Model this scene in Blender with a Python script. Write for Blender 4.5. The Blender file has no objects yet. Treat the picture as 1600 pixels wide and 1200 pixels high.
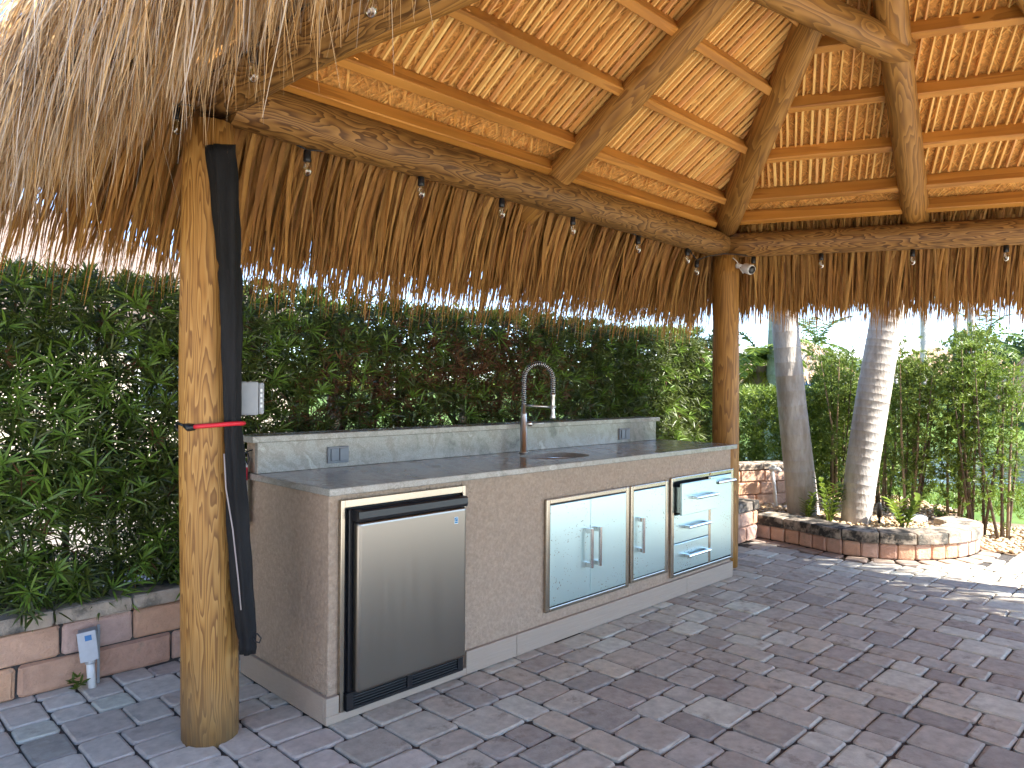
import bpy, bmesh, math, random
import numpy as np
from mathutils import Matrix, Vector

random.seed(7)
rng = np.random.default_rng(7)
S = bpy.context.scene
COL = S.collection

# ------------------------------------------------------------------ camera, light, exposure
CAM = np.array([-1.5319, -2.5287, 1.3441])
YAW, ROLL, FPX = math.radians(44.79), math.radians(0.423), 1142.8
_f = np.array([math.cos(YAW), math.sin(YAW), 0.0])
_r0 = np.array([math.sin(YAW), -math.cos(YAW), 0.0])
_u0 = np.array([0, 0, 1.0])
_r = math.cos(ROLL) * _r0 + math.sin(ROLL) * _u0
_u = -math.sin(ROLL) * _r0 + math.cos(ROLL) * _u0
cd = bpy.data.cameras.new('camera')
cam = bpy.data.objects.new('camera', cd)
COL.objects.link(cam)
cd.sensor_width = 36.0
cd.lens = FPX / 1600 * 36.0
cd.clip_start = 0.02
cd.clip_end = 900
cam.matrix_world = Matrix(((_r[0], _u[0], -_f[0], CAM[0]), (_r[1], _u[1], -_f[1], CAM[1]), (_r[2], _u[2], -_f[2], CAM[2]), (0, 0, 0, 1)))
S.camera = cam

SUN_AZ, SUN_EL = math.radians(-70), math.radians(44)
SDIR = Vector((math.cos(SUN_AZ) * math.cos(SUN_EL), math.sin(SUN_AZ) * math.cos(SUN_EL), math.sin(SUN_EL)))
wd = bpy.data.worlds.new('World')
S.world = wd
wd.use_nodes = True
nt = wd.node_tree
sky = nt.nodes.new('ShaderNodeTexSky')
sky.sky_type = 'NISHITA'
sky.sun_disc = False
sky.sun_elevation = SUN_EL
sky.sun_rotation = math.atan2(SDIR.x, SDIR.y)
sky.air_density = 0.6
sky.dust_density = 0.0
sky.ozone_density = 1.0
bg = nt.nodes['Background']
bg.inputs['Strength'].default_value = 0.13
nt.links.new(sky.outputs[0], bg.inputs['Color'])
sl = bpy.data.lights.new('sun', 'SUN')
sl.energy = 3.5
sl.angle = math.radians(0.5)
sl.color = (1.0, 0.94, 0.84)
so = bpy.data.objects.new('sun', sl)
COL.objects.link(so)
so.rotation_euler = SDIR.to_track_quat('Z', 'Y').to_euler()
so.location = (6, -6, 12)
S.view_settings.view_transform = 'Standard'
S.view_settings.look = 'None'
S.view_settings.gamma = 1.0
S.view_settings.use_curve_mapping = False
S.view_settings.exposure = 2.65
try:
    S.cycles.max_bounces = 10
    S.cycles.diffuse_bounces = 6
    S.cycles.transparent_max_bounces = 12
    S.cycles.use_denoising = True
except Exception:
    pass


def proj(P):
    P = np.asarray(P, float) - CAM
    w = P @ _f
    return 800 + FPX * (P @ _r) / w, 600 - FPX * (P @ _u) / w, w


def fr(f, r, z=0.0):
    """a point given by metres ahead of and to the right of the place the photographer stood"""
    p = CAM + _f * f + _r0 * r
    return (float(p[0]), float(p[1]), float(z))


# ------------------------------------------------------------------ object helpers
WM = {}


def link(o, parent=None, M=None):
    COL.objects.link(o)
    M = M or Matrix.Identity(4)
    WM[o.name] = M
    if parent:
        o.parent = parent
        o.matrix_local = WM[parent.name].inverted() @ M
    else:
        o.matrix_world = M
    return o


def tag(o, label=None, cat=None, group=None, kind=None):
    if label: o['label'] = label
    if cat: o['category'] = cat
    if group: o['group'] = group
    if kind: o['kind'] = kind
    return o


def thing(name, label, cat, loc=(0, 0, 0), group=None, rotz=0.0):
    o = bpy.data.objects.new(name, None)
    o.empty_display_size = 0.1
    link(o, None, Matrix.Translation(loc) @ Matrix.Rotation(rotz, 4, 'Z'))
    return tag(o, label, cat, group)


def mesh_from(name, V, F, mat, smooth=False):
    me = bpy.data.meshes.new(name)
    me.from_pydata([tuple(v) for v in V], [], F)
    me.update()
    if mat: me.materials.append(mat)
    if smooth: me.shade_smooth()
    return me


def obj(name, VF, mat, parent=None, M=None, smooth=False, kind=None):
    me = VF if isinstance(VF, bpy.types.Mesh) else mesh_from(name, VF[0], VF[1], mat, smooth)
    o = bpy.data.objects.new(name, me)
    link(o, parent, M)
    if kind: o['kind'] = kind
    return o


def np_obj(name, V, faces, mat, parent=None, rnd=None, smooth=False, kind=None, M=None):
    me = bpy.data.meshes.new(name)
    V = np.asarray(V, np.float32)
    me.vertices.add(len(V))
    me.vertices.foreach_set('co', V.ravel())
    li, ls, off = [], [], 0
    for A in faces:
        A = np.asarray(A, np.int32)
        if not len(A): continue
        li.append(A.ravel())
        ls.append(off + np.arange(len(A)) * A.shape[1])
        off += A.size
    li = np.concatenate(li).astype(np.int32)
    ls = np.concatenate(ls).astype(np.int32)
    me.loops.add(len(li))
    me.loops.foreach_set('vertex_index', li)
    me.polygons.add(len(ls))
    me.polygons.foreach_set('loop_start', ls)
    me.update(calc_edges=True)
    if rnd is not None:
        at = me.attributes.new('rnd', 'FLOAT', 'POINT')
        at.data.foreach_set('value', np.asarray(rnd, np.float32))
    me.materials.append(mat)
    if smooth: me.shade_smooth()
    o = bpy.data.objects.new(name, me)
    link(o, parent, M)
    if kind: o['kind'] = kind
    return o


def join(*parts):
    V, F = [], []
    for v, f in parts:
        b = len(V)
        V += [tuple(x) for x in v]
        F += [tuple(i + b for i in q) for q in f]
    return V, F


def xf(VF, M):
    return [tuple(M @ Vector(v)) for v in VF[0]], VF[1]


_bx = {}


def box(x0, x1, y0, y1, z0, z1, bev=0.0, seg=1):
    bm = bmesh.new()
    bmesh.ops.create_cube(bm, size=1.0)
    for v in bm.verts:
        v.co = Vector(((x0 + x1) / 2 + v.co.x * (x1 - x0), (y0 + y1) / 2 + v.co.y * (y1 - y0), (z0 + z1) / 2 + v.co.z * (z1 - z0)))
    if bev > 0:
        bmesh.ops.bevel(bm, geom=bm.edges[:], offset=bev, segments=seg, profile=0.5, affect='EDGES')
    bm.verts.index_update()
    V = [tuple(v.co) for v in bm.verts]
    F = [tuple(v.index for v in f.verts) for f in bm.faces]
    bm.free()
    return V, F


def frame_between(p0, p1):
    p0, p1 = Vector(p0), Vector(p1)
    z = (p1 - p0).normalized()
    up = Vector((0, 0, 1)) if abs(z.z) < 0.95 else Vector((0, 1, 0))
    x = up.cross(z).normalized()
    y = z.cross(x)
    return Matrix(((x.x, y.x, z.x, p0.x), (x.y, y.y, z.y, p0.y), (x.z, y.z, z.z, p0.z), (0, 0, 0, 1))), (p1 - p0).length


def tube(pts, rad, n=10, caps=True, closed=False, squash=None):
    pts = [Vector(p) for p in pts]
    m = len(pts)
    if not hasattr(rad, '__len__'): rad = [rad] * m
    V, F = [], []
    prev = None
    for i, p in enumerate(pts):
        a = pts[(i - 1) % m] if (closed or i > 0) else p
        b = pts[(i + 1) % m] if (closed or i < m - 1) else p
        t = (b - a).normalized()
        if prev is None:
            ref = Vector((0, 0, 1)) if abs(t.z) < 0.9 else Vector((1, 0, 0))
            x = ref.cross(t).normalized()
        else:
            x = (prev - t * prev.dot(t)).normalized()
        prev = x
        y = t.cross(x)
        for k in range(n):
            an = 2 * math.pi * k / n
            V.append(tuple(p + (x * math.cos(an) + y * math.sin(an)) * rad[i]))
    for i in range(m if closed else m - 1):
        j = (i + 1) % m
        for k in range(n):
            F.append((i * n + k, i * n + (k + 1) % n, j * n + (k + 1) % n, j * n + k))
    if caps and not closed:
        F.append(tuple(range(n - 1, -1, -1)))
        F.append(tuple((m - 1) * n + k for k in range(n)))
    return V, F


def lathe(prof, n=16):
    V, F = [], []
    for r, z in prof:
        for k in range(n):
            a = 2 * math.pi * k / n
            V.append((r * math.cos(a), r * math.sin(a), z))
    for i in range(len(prof) - 1):
        for k in range(n):
            F.append((i * n + k, i * n + (k + 1) % n, (i + 1) * n + (k + 1) % n, (i + 1) * n + k))
    F.append(tuple(range(n - 1, -1, -1)))
    F.append(tuple((len(prof) - 1) * n + k for k in range(n)))
    return V, F


def prism(poly, z0, z1, bev=0.0):
    bm = bmesh.new()
    vs = [bm.verts.new((x, y, z0)) for x, y in poly]
    f = bm.faces.new(vs)
    r = bmesh.ops.extrude_face_region(bm, geom=[f])
    for v in r['geom']:
        if isinstance(v, bmesh.types.BMVert): v.co.z = z1
    bmesh.ops.recalc_face_normals(bm, faces=bm.faces[:])
    if bev: bmesh.ops.bevel(bm, geom=bm.edges[:], offset=bev, segments=2, profile=0.5, affect='EDGES')
    bm.verts.index_update()
    V = [tuple(v.co) for v in bm.verts]
    F = [tuple(v.index for v in f.verts) for f in bm.faces]
    bm.free()
    return V, F


def copy_tree(o, M, label=None):
    """a thing with copies of its parts and sub-parts, set down somewhere else"""
    def rec(s, parent):
        c = s.copy()
        COL.objects.link(c)
        if parent: c.parent = parent
        for ch in s.children: rec(ch, c)
        return c
    c = rec(o, None)
    c.matrix_world = M
    WM[c.name] = M
    if label: c['label'] = label
    return c


def norm(a):
    return a / np.maximum(np.linalg.norm(a, axis=-1, keepdims=True), 1e-9)


# ------------------------------------------------------------------ materials
def new_mat(name):
    m = bpy.data.materials.new(name)
    m.use_nodes = True
    n = m.node_tree
    b = n.nodes['Principled BSDF']
    return m, n, b


def N(n, t, **kw):
    x = n.nodes.new(t)
    for k, v in kw.items():
        if k.startswith('i_'):
            key = k[2:]
            x.inputs[int(key) if key.isdigit() else key].default_value = v
        else:
            setattr(x, k, v)
    return x


def ramp(n, stops, interp='LINEAR'):
    r = n.nodes.new('ShaderNodeValToRGB')
    cr = r.color_ramp
    cr.interpolation = interp
    while len(cr.elements) < len(stops): cr.elements.new(0.5)
    for e, (p, c) in zip(cr.elements, stops):
        e.position = p
        e.color = (c[0], c[1], c[2], 1)
    return r


def rand_node(n):
    oi = N(n, 'ShaderNodeObjectInfo')
    at = N(n, 'ShaderNodeAttribute', attribute_name='rnd')
    ad = N(n, 'ShaderNodeMath', operation='ADD')
    n.links.new(oi.outputs['Random'], ad.inputs[0])
    n.links.new(at.outputs['Fac'], ad.inputs[1])
    frn = N(n, 'ShaderNodeMath', operation='FRACT')
    n.links.new(ad.outputs[0], frn.inputs[0])
    return frn.outputs[0]


def coords(n, stretch=(1, 1, 1), offset=True, rot=(0, 0, 0)):
    tc = N(n, 'ShaderNodeTexCoord')
    mp = N(n, 'ShaderNodeMapping')
    mp.inputs['Scale'].default_value = stretch
    mp.inputs['Rotation'].default_value = rot
    n.links.new(tc.outputs['Object'], mp.inputs['Vector'])
    if not offset: return mp.outputs[0]
    oi = N(n, 'ShaderNodeObjectInfo')
    ml = N(n, 'ShaderNodeMath', operation='MULTIPLY', i_1=31.0)
    n.links.new(oi.outputs['Random'], ml.inputs[0])
    va = N(n, 'ShaderNodeVectorMath', operation='ADD')
    n.links.new(mp.outputs[0], va.inputs[0])
    n.links.new(ml.outputs[0], va.inputs[1])
    return va.outputs[0]


def mulc(n, ca, fac):
    """colour times a scalar socket"""
    m = N(n, 'ShaderNodeMix', data_type='RGBA', blend_type='MULTIPLY', i_0=1.0)
    n.links.new(ca, m.inputs[6])
    n.links.new(fac, m.inputs[7])
    return m.outputs[2]


def noisy(name, stops, ns=20, na=0.25, rough=0.8, bump=0.0, bs=80, transl=0.0, stretch=(1, 1, 1), metallic=0.0, spec=0.3,
          blotch=None, detail=4, offset=True, bdist=0.01):
    m, n, b = new_mat(name)
    R = rand_node(n)
    stops = list(stops) * 2 if len(stops) == 1 else stops
    k = len(stops)
    rp = ramp(n, [(i / max(k - 1, 1), c) for i, c in enumerate(stops)])
    n.links.new(R, rp.inputs[0])
    co = coords(n, stretch, offset)
    nz = N(n, 'ShaderNodeTexNoise', i_Scale=ns, i_Detail=detail, i_Roughness=0.6)
    n.links.new(co, nz.inputs['Vector'])
    mr = N(n, 'ShaderNodeMapRange', i_1=0.25, i_2=0.75, i_3=1 - na, i_4=1 + na)
    n.links.new(nz.outputs[0], mr.inputs[0])
    c = mulc(n, rp.outputs[0], mr.outputs[0])
    if blotch:
        for col, sc, lo, hi in blotch:
            n2 = N(n, 'ShaderNodeTexNoise', i_Scale=sc, i_Detail=6, i_Roughness=0.65)
            n.links.new(co, n2.inputs['Vector'])
            m2 = N(n, 'ShaderNodeMapRange', i_1=lo, i_2=hi)
            n.links.new(n2.outputs[0], m2.inputs[0])
            mx = N(n, 'ShaderNodeMix', data_type='RGBA')
            n.links.new(m2.outputs[0], mx.inputs[0])
            n.links.new(c, mx.inputs[6])
            mx.inputs[7].default_value = (*col, 1)
            c = mx.outputs[2]
    n.links.new(c, b.inputs['Base Color'])
    b.inputs['Roughness'].default_value = rough
    b.inputs['Metallic'].default_value = metallic
    b.inputs['Specular IOR Level'].default_value = spec
    if bump:
        n3 = N(n, 'ShaderNodeTexNoise', i_Scale=bs, i_Detail=5, i_Roughness=0.6)
        n.links.new(co, n3.inputs['Vector'])
        bp = N(n, 'ShaderNodeBump', i_Strength=bump, i_Distance=bdist)
        n.links.new(n3.outputs[0], bp.inputs['Height'])
        n.links.new(bp.outputs[0], b.inputs['Normal'])
    if transl:
        tr = N(n, 'ShaderNodeBsdfTranslucent')
        n.links.new(c, tr.inputs[0])
        ms = N(n, 'ShaderNodeMixShader', i_0=transl)
        n.links.new(b.outputs[0], ms.inputs[1])
        n.links.new(tr.outputs[0], ms.inputs[2])
        n.links.new(ms.outputs[0], n.nodes['Material Output'].inputs[0])
    return m


def wood(name, dark, mid, light, freq=9.0, lscale=0.16, sc=7.0, rough=0.55, contrast=1.0, knots=True, dirt=False):
    """peeled pine: contour lines of a field stretched along the log give the cathedral figure; knots bend it"""
    m, n, b = new_mat(name)
    co = coords(n, (1, 1, lscale))
    nz = N(n, 'ShaderNodeTexNoise', i_Scale=sc, i_Detail=2.5, i_Roughness=0.45)
    n.links.new(co, nz.inputs['Vector'])
    field = nz.outputs[0]
    kd = None
    if knots:
        co2 = coords(n, (1, 1, 0.45))
        vo = N(n, 'ShaderNodeTexVoronoi', i_Scale=4.2)
        n.links.new(co2, vo.inputs['Vector'])
        kd = N(n, 'ShaderNodeMapRange', i_1=0.0, i_2=0.30, i_3=1.0, i_4=0.0)
        n.links.new(vo.outputs['Distance'], kd.inputs[0])
        kp = N(n, 'ShaderNodeMath', operation='POWER', i_1=2.0)
        n.links.new(kd.outputs[0], kp.inputs[0])
        ka = N(n, 'ShaderNodeMath', operation='MULTIPLY_ADD', i_1=0.22)
        n.links.new(kp.outputs[0], ka.inputs[0])
        n.links.new(field, ka.inputs[2])
        field = ka.outputs[0]
    mu = N(n, 'ShaderNodeMath', operation='MULTIPLY', i_1=freq)
    n.links.new(field, mu.inputs[0])
    fc = N(n, 'ShaderNodeMath', operation='FRACT')
    n.links.new(mu.outputs[0], fc.inputs[0])
    fine = N(n, 'ShaderNodeTexNoise', i_Scale=90.0, i_Detail=3)
    co3 = coords(n, (1, 1, 0.05))
    n.links.new(co3, fine.inputs['Vector'])
    ad = N(n, 'ShaderNodeMath', operation='MULTIPLY_ADD', i_1=0.28, i_2=-0.14)
    n.links.new(fine.outputs[0], ad.inputs[0])
    su = N(n, 'ShaderNodeMath', operation='ADD')
    n.links.new(fc.outputs[0], su.inputs[0])
    n.links.new(ad.outputs[0], su.inputs[1])
    d2 = tuple(l + (d - l) * contrast for d, l in zip(dark, light))
    rp = ramp(n, [(0.0, light), (0.5, mid), (0.84, d2), (0.93, d2), (1.0, light)])
    n.links.new(su.outputs[0], rp.inputs[0])
    big = N(n, 'ShaderNodeTexNoise', i_Scale=2.0, i_Detail=3)
    co4 = coords(n, (1, 1, 0.5))
    n.links.new(co4, big.inputs['Vector'])
    mr = N(n, 'ShaderNodeMapRange', i_1=0.3, i_2=0.7, i_3=0.75, i_4=1.2)
    n.links.new(big.outputs[0], mr.inputs[0])
    c = mulc(n, rp.outputs[0], mr.outputs[0])
    if knots:
        kk = N(n, 'ShaderNodeMapRange', i_1=0.86, i_2=0.93)
        n.links.new(kd.outputs[0], kk.inputs[0])
        mx = N(n, 'ShaderNodeMix', data_type='RGBA')
        n.links.new(kk.outputs[0], mx.inputs[0])
        n.links.new(c, mx.inputs[6])
        mx.inputs[7].default_value = (dark[0] * 0.35, dark[1] * 0.3, dark[2] * 0.3, 1)
        c = mx.outputs[2]
    if dirt:
        # splash stains at the foot of the post
        tc = N(n, 'ShaderNodeTexCoord')
        sx = N(n, 'ShaderNodeSeparateXYZ')
        n.links.new(tc.outputs['Object'], sx.inputs[0])
        dn = N(n, 'ShaderNodeTexNoise', i_Scale=9.0, i_Detail=5)
        n.links.new(coords(n, (1, 1, 0.4)), dn.inputs['Vector'])
        da = N(n, 'ShaderNodeMath', operation='MULTIPLY_ADD', i_1=-0.55)
        n.links.new(dn.outputs[0], da.inputs[0])
        n.links.new(sx.outputs[2], da.inputs[2])
        dm = N(n, 'ShaderNodeMapRange', i_1=-0.30, i_2=0.10, i_3=0.75, i_4=0.0)
        n.links.new(da.outputs[0], dm.inputs[0])
        dx = N(n, 'ShaderNodeMix', data_type='RGBA')
        n.links.new(dm.outputs[0], dx.inputs[0])
        n.links.new(c, dx.inputs[6])
        dx.inputs[7].default_value = (0.16, 0.115, 0.065, 1)
        c = dx.outputs[2]
    n.links.new(c, b.inputs['Base Color'])
    b.inputs['Roughness'].default_value = rough
    b.inputs['Specular IOR Level'].default_value = 0.35
    bp = N(n, 'ShaderNodeBump', i_Strength=0.25, i_Distance=0.004)
    n.links.new(su.outputs[0], bp.inputs['Height'])
    n.links.new(bp.outputs[0], b.inputs['Normal'])
    return m


def granite():
    m, n, b = new_mat('granite')
    co = coords(n, (1, 1, 1), offset=False, rot=(0.5, 0.75, 0.5))
    wp = N(n, 'ShaderNodeTexNoise', i_Scale=2.2, i_Detail=5, i_Roughness=0.6)
    n.links.new(co, wp.inputs['Vector'])
    st = N(n, 'ShaderNodeMapping')
    st.inputs['Scale'].default_value = (7, 1.3, 5)
    n.links.new(co, st.inputs[0])
    vm = N(n, 'ShaderNodeVectorMath', operation='MULTIPLY_ADD')
    n.links.new(wp.outputs[1], vm.inputs[0])
    vm.inputs[1].default_value = (3.2, 1.6, 3.2)
    n.links.new(st.outputs[0], vm.inputs[2])
    n1 = N(n, 'ShaderNodeTexNoise', i_Scale=1.0, i_Detail=7, i_Roughness=0.62)
    n.links.new(vm.outputs[0], n1.inputs['Vector'])
    rp = ramp(n, [(0.28, (0.114, 0.111, 0.099)), (0.40, (0.263, 0.255, 0.225)), (0.50, (0.350, 0.340, 0.304)), (0.60, (0.263, 0.242, 0.209)), (0.68, (0.456, 0.442, 0.395)), (0.8, (0.490, 0.459, 0.395))])
    n.links.new(n1.outputs[0], rp.inputs[0])
    sp = N(n, 'ShaderNodeTexNoise', i_Scale=220, i_Detail=2)
    n.links.new(co, sp.inputs['Vector'])
    mr = N(n, 'ShaderNodeMapRange', i_1=0.3, i_2=0.7, i_3=0.78, i_4=1.15)
    n.links.new(sp.outputs[0], mr.inputs[0])
    n.links.new(mulc(n, rp.outputs[0], mr.outputs[0]), b.inputs['Base Color'])
    b.inputs['Roughness'].default_value = 0.22
    b.inputs['Specular IOR Level'].default_value = 0.5
    return m


def steel(name, col, rough, axis=(1, 1, 1), specks=False, metallic=1.0, amount=0.03):
    m, n, b = new_mat(name)
    co = coords(n, axis)
    nz = N(n, 'ShaderNodeTexNoise', i_Scale=60, i_Detail=3)
    n.links.new(co, nz.inputs['Vector'])
    mr = N(n, 'ShaderNodeMapRange', i_1=0.3, i_2=0.7, i_3=max(rough - amount * 0.5, 0.05), i_4=rough + amount * 0.5)
    n.links.new(nz.outputs[0], mr.inputs[0])
    n.links.new(mr.outputs[0], b.inputs['Roughness'])
    b.inputs['Metallic'].default_value = metallic
    b.inputs['Base Color'].default_value = (*col, 1)
    if specks:
        co2 = coords(n)
        vo = N(n, 'ShaderNodeTexNoise', i_Scale=110, i_Detail=1)
        n.links.new(co2, vo.inputs['Vector'])
        cl = N(n, 'ShaderNodeTexNoise', i_Scale=6, i_Detail=2)
        n.links.new(co2, cl.inputs['Vector'])
        ad = N(n, 'ShaderNodeMath', operation='MULTIPLY_ADD', i_1=0.35)
        n.links.new(cl.outputs[0], ad.inputs[0])
        n.links.new(vo.outputs[0], ad.inputs[2])
        s1 = N(n, 'ShaderNodeMapRange', i_1=0.905, i_2=0.925)
        n.links.new(ad.outputs[0], s1.inputs[0])
        mx = N(n, 'ShaderNodeMix', data_type='RGBA')
        n.links.new(s1.outputs[0], mx.inputs[0])
        mx.inputs[6].default_value = (*col, 1)
        mx.inputs[7].default_value = (0.12, 0.09, 0.06, 1)
        n.links.new(mx.outputs[2], b.inputs['Base Color'])
        im = N(n, 'ShaderNodeMath', operation='MULTIPLY_ADD', i_1=-metallic, i_2=metallic)
        n.links.new(s1.outputs[0], im.inputs[0])
        n.links.new(im.outputs[0], b.inputs['Metallic'])
    return m


def plain(name, col, rough=0.5, metallic=0.0, spec=0.4):
    return noisy(name, [col, tuple(c * 0.92 for c in col)], ns=40, na=0.06, rough=rough, metallic=metallic, spec=spec)


M = {}
M['log'] = wood('peeled_pine_log', (0.129, 0.051, 0.009), (0.275, 0.126, 0.024), (0.380, 0.190, 0.045), freq=13.0, sc=10, lscale=0.12, contrast=0.75)
M['post'] = wood('pine_post', (0.188, 0.079, 0.016), (0.358, 0.171, 0.039), (0.452, 0.242, 0.068), freq=19.0, lscale=0.085, sc=15, contrast=0.95, dirt=True)
M['beam'] = wood('pine_beam', (0.10, 0.042, 0.010), (0.22, 0.105, 0.026), (0.32, 0.165, 0.046), freq=17.0, lscale=0.2, sc=11)
M['board'] = wood('sawn_pine_board', (0.301, 0.112, 0.019), (0.469, 0.201, 0.035), (0.513, 0.231, 0.046), freq=5, lscale=0.06, sc=10, contrast=0.7, rough=0.5)
TH = [(0.349, 0.161, 0.037), (0.220, 0.088, 0.019), (0.441, 0.222, 0.055), (0.294, 0.129, 0.028), (0.477, 0.258, 0.072), (0.157, 0.060, 0.015)]
M['thatch'] = noisy('dry_palm_thatch', TH, ns=30, na=0.3, rough=0.65, transl=0.22, stretch=(1, 1, 0.3), offset=False)
M['thatch_grey'] = noisy('weathered_palm_thatch', [(0.588, 0.386, 0.187), (0.483, 0.292, 0.125), (0.630, 0.471, 0.284), (0.378, 0.207, 0.080), (0.609, 0.367, 0.146), (0.504, 0.376, 0.242), (0.497, 0.408, 0.320), (0.562, 0.477, 0.390)],
                         ns=25, na=0.3, rough=0.7, transl=0.2, stretch=(1, 1, 0.3), offset=False)
M['weave'] = noisy('dry_palm_leaflets', [(0.733, 0.378, 0.091), (0.860, 0.512, 0.149), (0.619, 0.293, 0.062), (0.816, 0.439, 0.116), (0.479, 0.220, 0.050)], ns=30, na=0.25, rough=0.6, transl=0.15, offset=False)
M['stalk'] = noisy('palm_stalk', [(0.827, 0.471, 0.136), (0.860, 0.550, 0.184), (0.702, 0.359, 0.096), (0.752, 0.404, 0.144)], ns=14, na=0.22, rough=0.55, stretch=(4, 4, 0.5))
M['shell'] = noisy('packed_thatch', [(0.567, 0.275, 0.069)], ns=60, na=0.5, rough=0.9, bump=0.6, bs=60, offset=False)
M['stucco'] = noisy('stucco', [(0.385, 0.292, 0.215)], ns=70, na=0.22, rough=0.85, bump=1.0, bs=60, offset=False, bdist=0.012, blotch=[((0.332, 0.249, 0.183), 60.0, 0.52, 0.70)])
M['trimboard'] = noisy('painted_fibre_board', [(0.357, 0.289, 0.228)], ns=30, na=0.06, rough=0.6, bump=0.35, bs=26, stretch=(0.25, 1, 6), offset=False, bdist=0.006)
M['granite'] = granite()
M['steel'] = steel('brushed_steel', (0.60, 0.585, 0.56), 0.30, (1, 1, 0.03))
M['steel_door'] = steel('satin_steel_door', (0.56, 0.73, 0.755), 0.33, (1, 1, 0.03), specks=True)
M['steel_frame'] = steel('steel_frame', (0.432, 0.393, 0.329), 0.25, (1, 1, 0.05))
M['steel_fridge'] = steel('fridge_steel', (0.274, 0.256, 0.230), 0.30, (1, 1, 0.02), amount=0.04)
M['chrome'] = steel('polished_steel', (0.68, 0.67, 0.65), 0.16, amount=0.05)
M['black'] = plain('black_plastic', (0.012, 0.012, 0.014), 0.35)
M['gap'] = plain('gap_shade_black', (0.008, 0.008, 0.009), 0.9)
M['white'] = plain('white_plastic', (0.75, 0.75, 0.73), 0.4)
M['grey_plastic'] = plain('grey_plastic', (0.30, 0.31, 0.32), 0.5)
M['outlet'] = plain('grey_outlet_cover', (0.20, 0.22, 0.25), 0.35)
M['pipe'] = plain('grey_pvc', (0.52, 0.53, 0.55), 0.4)
M['badge_white'] = plain('badge_white', (0.78, 0.8, 0.8), 0.4)
M['badge_blue'] = plain('badge_blue', (0.03, 0.22, 0.42), 0.4)
M['sticker'] = plain('blue_sticker', (0.06, 0.19, 0.42), 0.5)
M['red'] = plain('red_rubber', (0.62, 0.02, 0.035), 0.45)
M['redpaint'] = plain('red_paint', (0.48, 0.02, 0.04), 0.35)
M['fabric'] = noisy('black_fabric', [(0.009, 0.009, 0.010)], ns=16, na=0.5, rough=0.8, bump=0.5, bs=60, stretch=(1, 1, 0.3))
M['cord'] = plain('pale_cord', (0.35, 0.30, 0.29), 0.7)
M['paver'] = noisy('concrete_paver', [(0.432, 0.393, 0.337), (0.514, 0.489, 0.416), (0.361, 0.328, 0.288), (0.463, 0.424, 0.352), (0.595, 0.608, 0.523), (0.403, 0.366, 0.323), (0.514, 0.469, 0.381), (0.321, 0.297, 0.264), (0.463, 0.442, 0.385)],
                   ns=22, na=0.22, rough=0.85, bump=0.5, bs=120, bdist=0.004, blotch=[((0.198, 0.168, 0.132), 9.0, 0.58, 0.75)])
M['paver_pale_lit'] = noisy('pale_lit_paver', [(0.54, 0.50, 0.44), (0.46, 0.395, 0.345), (0.60, 0.57, 0.51), (0.49, 0.43, 0.37)], ns=22, na=0.2, rough=0.85, bump=0.5, bs=120, bdist=0.004, blotch=[((0.30, 0.28, 0.26), 9.0, 0.58, 0.75)])  # pale stones; the brighter light at the near left is in their colour
M['paver_tan'] = noisy('tan_edge_paver', [(0.36, 0.27, 0.21), (0.30, 0.235, 0.20), (0.40, 0.31, 0.24)], ns=22, na=0.2, rough=0.85, bump=0.5, bs=120, bdist=0.004)
M['joint'] = noisy('joint_sand', [(0.070, 0.063, 0.058)], ns=60, na=0.4, rough=0.95, bump=0.5, bs=120, offset=False)
M['block'] = noisy('wall_block', [(0.515, 0.297, 0.190), (0.526, 0.347, 0.263), (0.448, 0.263, 0.185), (0.582, 0.336, 0.202), (0.493, 0.336, 0.280)], ns=14, na=0.18, rough=0.9, bump=0.8, bs=45, bdist=0.012,
                   blotch=[((0.168, 0.151, 0.112), 7.0, 0.60, 0.78), ((0.560, 0.470, 0.381), 22.0, 0.62, 0.9)])
M['cap'] = noisy('wall_cap', [(0.40, 0.325, 0.25), (0.36, 0.29, 0.225), (0.42, 0.33, 0.25)], ns=14, na=0.2, rough=0.9, bump=0.7, bs=45, bdist=0.01,
                 blotch=[((0.075, 0.07, 0.06), 6.0, 0.47, 0.62), ((0.46, 0.40, 0.32), 12.0, 0.6, 0.8)])
M['cap_black'] = noisy('stained_wall_cap', [(0.33, 0.28, 0.22), (0.37, 0.30, 0.23)], ns=14, na=0.2, rough=0.9, bump=0.7, bs=45, bdist=0.01,
                       blotch=[((0.035, 0.032, 0.028), 8.0, 0.42, 0.56)])
M['gravel'] = noisy('river_gravel', [(0.55, 0.40, 0.24), (0.48, 0.33, 0.18), (0.60, 0.48, 0.33), (0.40, 0.28, 0.17), (0.58, 0.50, 0.40)], ns=30, na=0.15, rough=0.8, offset=False)
M['deck'] = noisy('pale_bounce_deck', [(0.66, 0.61, 0.54)], ns=6, na=0.08, rough=0.85, offset=False)
M['soil'] = noisy('soil', [(0.20, 0.14, 0.09)], ns=30, na=0.4, rough=0.95, bump=0.6, bs=60, offset=False)
M['grass'] = noisy('lawn', [(0.085, 0.15, 0.025)], ns=3, na=0.35, rough=0.9, bump=0.5, bs=40, offset=False, blotch=[((0.13, 0.15, 0.04), 0.6, 0.5, 0.75)])
M['drive'] = noisy('pale_driveway', [(0.27, 0.235, 0.20)], ns=10, na=0.15, rough=0.9, offset=False)
LEAF = [(0.052, 0.074, 0.013), (0.075, 0.102, 0.017), (0.039, 0.056, 0.013), (0.109, 0.143, 0.022), (0.060, 0.084, 0.015)]
M['hedge'] = noisy('podocarpus_leaf', LEAF, ns=20, na=0.2, rough=0.42, transl=0.25, offset=False, spec=0.45)
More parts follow.
